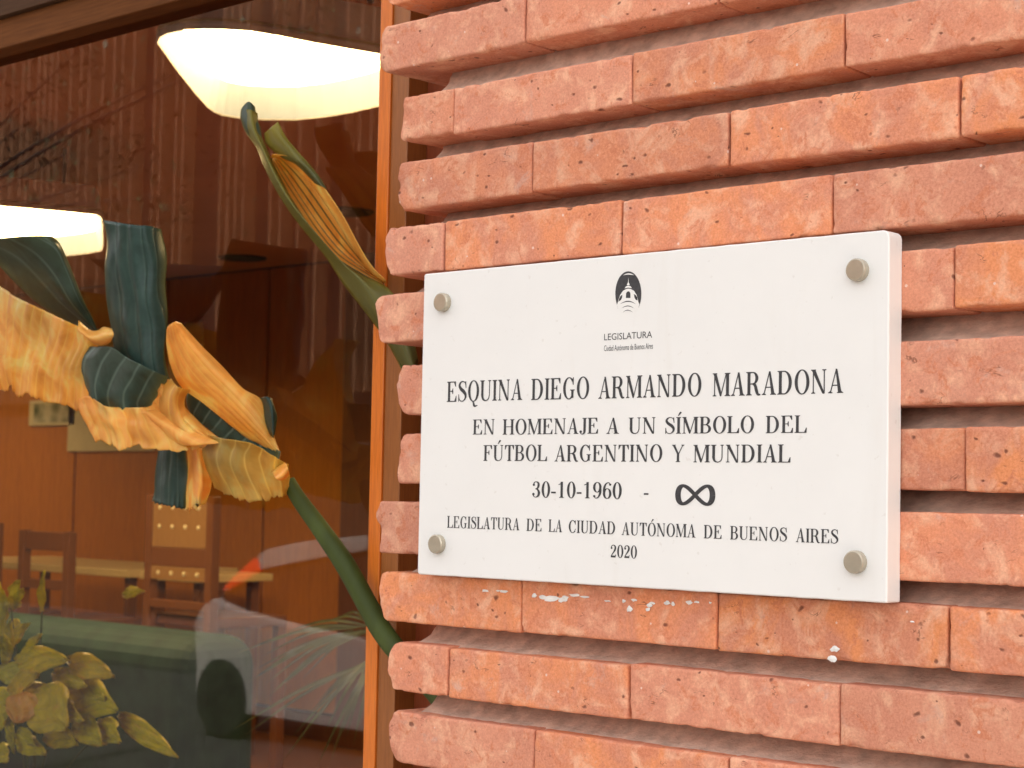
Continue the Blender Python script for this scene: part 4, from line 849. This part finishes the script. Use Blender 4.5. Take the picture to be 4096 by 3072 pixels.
mb.build('stem', M_stem, pa, smooth=True)
mb = MB(); mb.lathe((pb.x+.10, 1.5, .004), [(.12, 0), (.16, .28), (.17, .28), (.17, .32), (.15, .32), (.14, .26)], 'z', 24); mb.build('pot', M_pot, pa)

# ------------------------------------------------------------------ the street that the glass mirrors
ob_ = empty('slatted_building', (-15, -13, 0), 'brown building across the street with pale upright fins, mirrored in the glass', 'building')
mb = MB(); mb.box((-60, -20, -.3), (-5, -13.2, 8.6)); mb.build('wall', M_opp, ob_)
mb = MB(); rf = random.Random(12); x = -34.0
while x < -4:
    if rf.random() < .9: mb.box((x, -13.2+.001, 2.6), (x+.05, -13.0, 8.58))
    x += rf.choice([.16, .16, .2, .26, .34, .34, .5])
mb.build('fins', M_fin, ob_)
mb = MB(); mb.box((-60, -13.198, -.3), (-5, -13.1, 2.4)); mb.build('base_band', M_base, ob_)
YC = -6.9
def Mz(x, y): return mirror((x/1.3463)/S, (1840+y/1.3463)/S, YC)
def hatchback(label):
    P0 = Mz(1045, 860); t = empty('parked_car', (P0.x+1.9, YC-.8, -.45), label, 'car')
    def ext(pts, y0, y1, m, name, parent=t, bev=.02):
        mb = MB(); n = len(pts); mb.add([(x, y0, z) for x, z in pts] + [(x, y1, z) for x, z in pts], [(i, (i+1) % n, n+(i+1) % n, n+i) for i in range(n)])
        for o_, rv in ((0, 0), (n, 1)):
            tr_ = tessellate_polygon([[Vector((x, z, 0)) for x, z in pts]]); mb.f += [tuple(i+o_ for i in (q[::-1] if rv else q)) for q in tr_]
        return mb.build(name, m, parent, bevel=bev)
    g = lambda L: [(Mz(x, y).x, Mz(x, y).z) for x, y in L]
    sh = g([(1045, 870), (1085, 790), (1150, 745), (1300, 810), (1600, 890), (2000, 975)]); x9, z9 = sh[-1]; zb = -.25
    ext(sh + [(x9+1.1, z9-.06), (x9+1.9, z9-.20), (x9+2.0, z9-.40), (x9+1.9, zb), (sh[0][0]+.05, zb)], YC, YC-1.62, M_silver, 'body')
    rf = g([(1360, 525), (1420, 482), (1600, 442), (2000, 402), (2000, 482), (1700, 530), (1385, 592)]); xr, zr = rf[3]
    ext(rf[:3] + [(xr, zr), (xr+.6, zr-.01), (xr+.9, zr-.10), (xr+.85, zr-.17), (xr+.55, zr-.11)] + rf[4:], YC-.03, YC-1.58, M_silver, 'roof', bev=.012)
    gl = g([(1215, 690), (1385, 592), (1700, 530), (2000, 482)]); lo = g([(1600, 885), (1300, 805), (1165, 750)])
    ext(gl + [(xr+.6, zr-.13), (xr+1.4, z9+.0), (x9, z9+.01)] + lo, YC-.06, YC-1.54, M_carglass, 'window', bev=0)
    ext(g([(1190, 702), (1250, 630), (1358, 530), (1386, 592), (1290, 650), (1215, 692)]), YC-.01, YC-.16, M_red, 'tail_light', bev=.008)
    c = Mz(1190, 1330); 
    for wx in (c.x, c.x+2.55):
        for y in (YC+.012, YC-1.63):
            mb = MB(); mb.lathe((wx, y-.09 if y > YC else y+.09, -.155), [(.12, -.10), (.27, -.10), (.295, -.08), (.295, .08), (.27, .10), (.12, .10)], 'y', 28); w_ = mb.build('wheel', M_tyre, t)
            mb = MB(); mb.lathe((wx, y-.09 if y > YC else y+.09, -.155), [(.17, -.102), (.04, -.112), (.04, .112), (.17, .102)], 'y', 16); mb.build('hubcap', M_tyre, w_)
    return c
qc = hatchback('pale hatchback parked across the road, mirrored in the glass with its red tail light')
# street tree
tq = mirror(-330, 1450, -3.1); tr = empty('street_tree', (tq.x, -3.1, -.45), 'leafy street tree at the kerb with small dark leaves mirrored in the upper glass', 'tree')
mb = MB(); mb.tube([(tq.x, -3.1, -.46), (tq.x+.02, -3.1, 1.2), (tq.x-.05, -3.12, 2.4), (tq.x+.1, -3.1, 3.4), (tq.x+.2, -3.2, 4.4)], [.13, .10, .09, .07, .04], 12)
rt = random.Random(4); cl = [mirror(x, v, y) for x, v, y in [(60, 260, -3.0), (150, 330, -2.8), (240, 220, -3.1), (110, 420, -2.9), (300, 360, -3.0), (30, 130, -3.0), (600, 60, -3.2), (720, 30, -3.1), (410, 420, -3.0), (200, 80, -3.1), (-150, 250, -3.2), (-200, 80, -3.1), (-120, 400, -3.0)]]
for e in cl:
    m_ = Vector((tq.x, -3.1, 2.3+.3*rt.random())); mb.tube([Vector(p) for p in spline([tuple(m_), tuple((m_+e)/2+Vector((0, 0, .12))), tuple(e)], 8)], [.014-.0016*i for i in range(8)], 6)
mb.build('trunk', M_bark, tr, smooth=True)
mb = MB()
for e in cl:
    for k in range(85):
        c = e + Vector((rt.gauss(0, .16), rt.gauss(0, .16), rt.gauss(0, .14))); d = Vector((rt.uniform(-1, 1), rt.uniform(-1, 1), rt.uniform(-1, .3))).normalized(); s_ = d.cross(Vector((0, 0, 1))).normalized()*rt.uniform(.008, .014); l = rt.uniform(.035, .06)
        mb.add([c, c+d*l*.5+s_, c+d*l, c+d*l*.5-s_], [(0, 1, 2, 3)])
mb.build('crown', M_tleaf, tr, fixn=False)
for o in COL.objects:
    if o.parent is None and o.type == 'MESH' and 'kind' not in o and 'label' not in o: print('UNTAGGED', o.name)
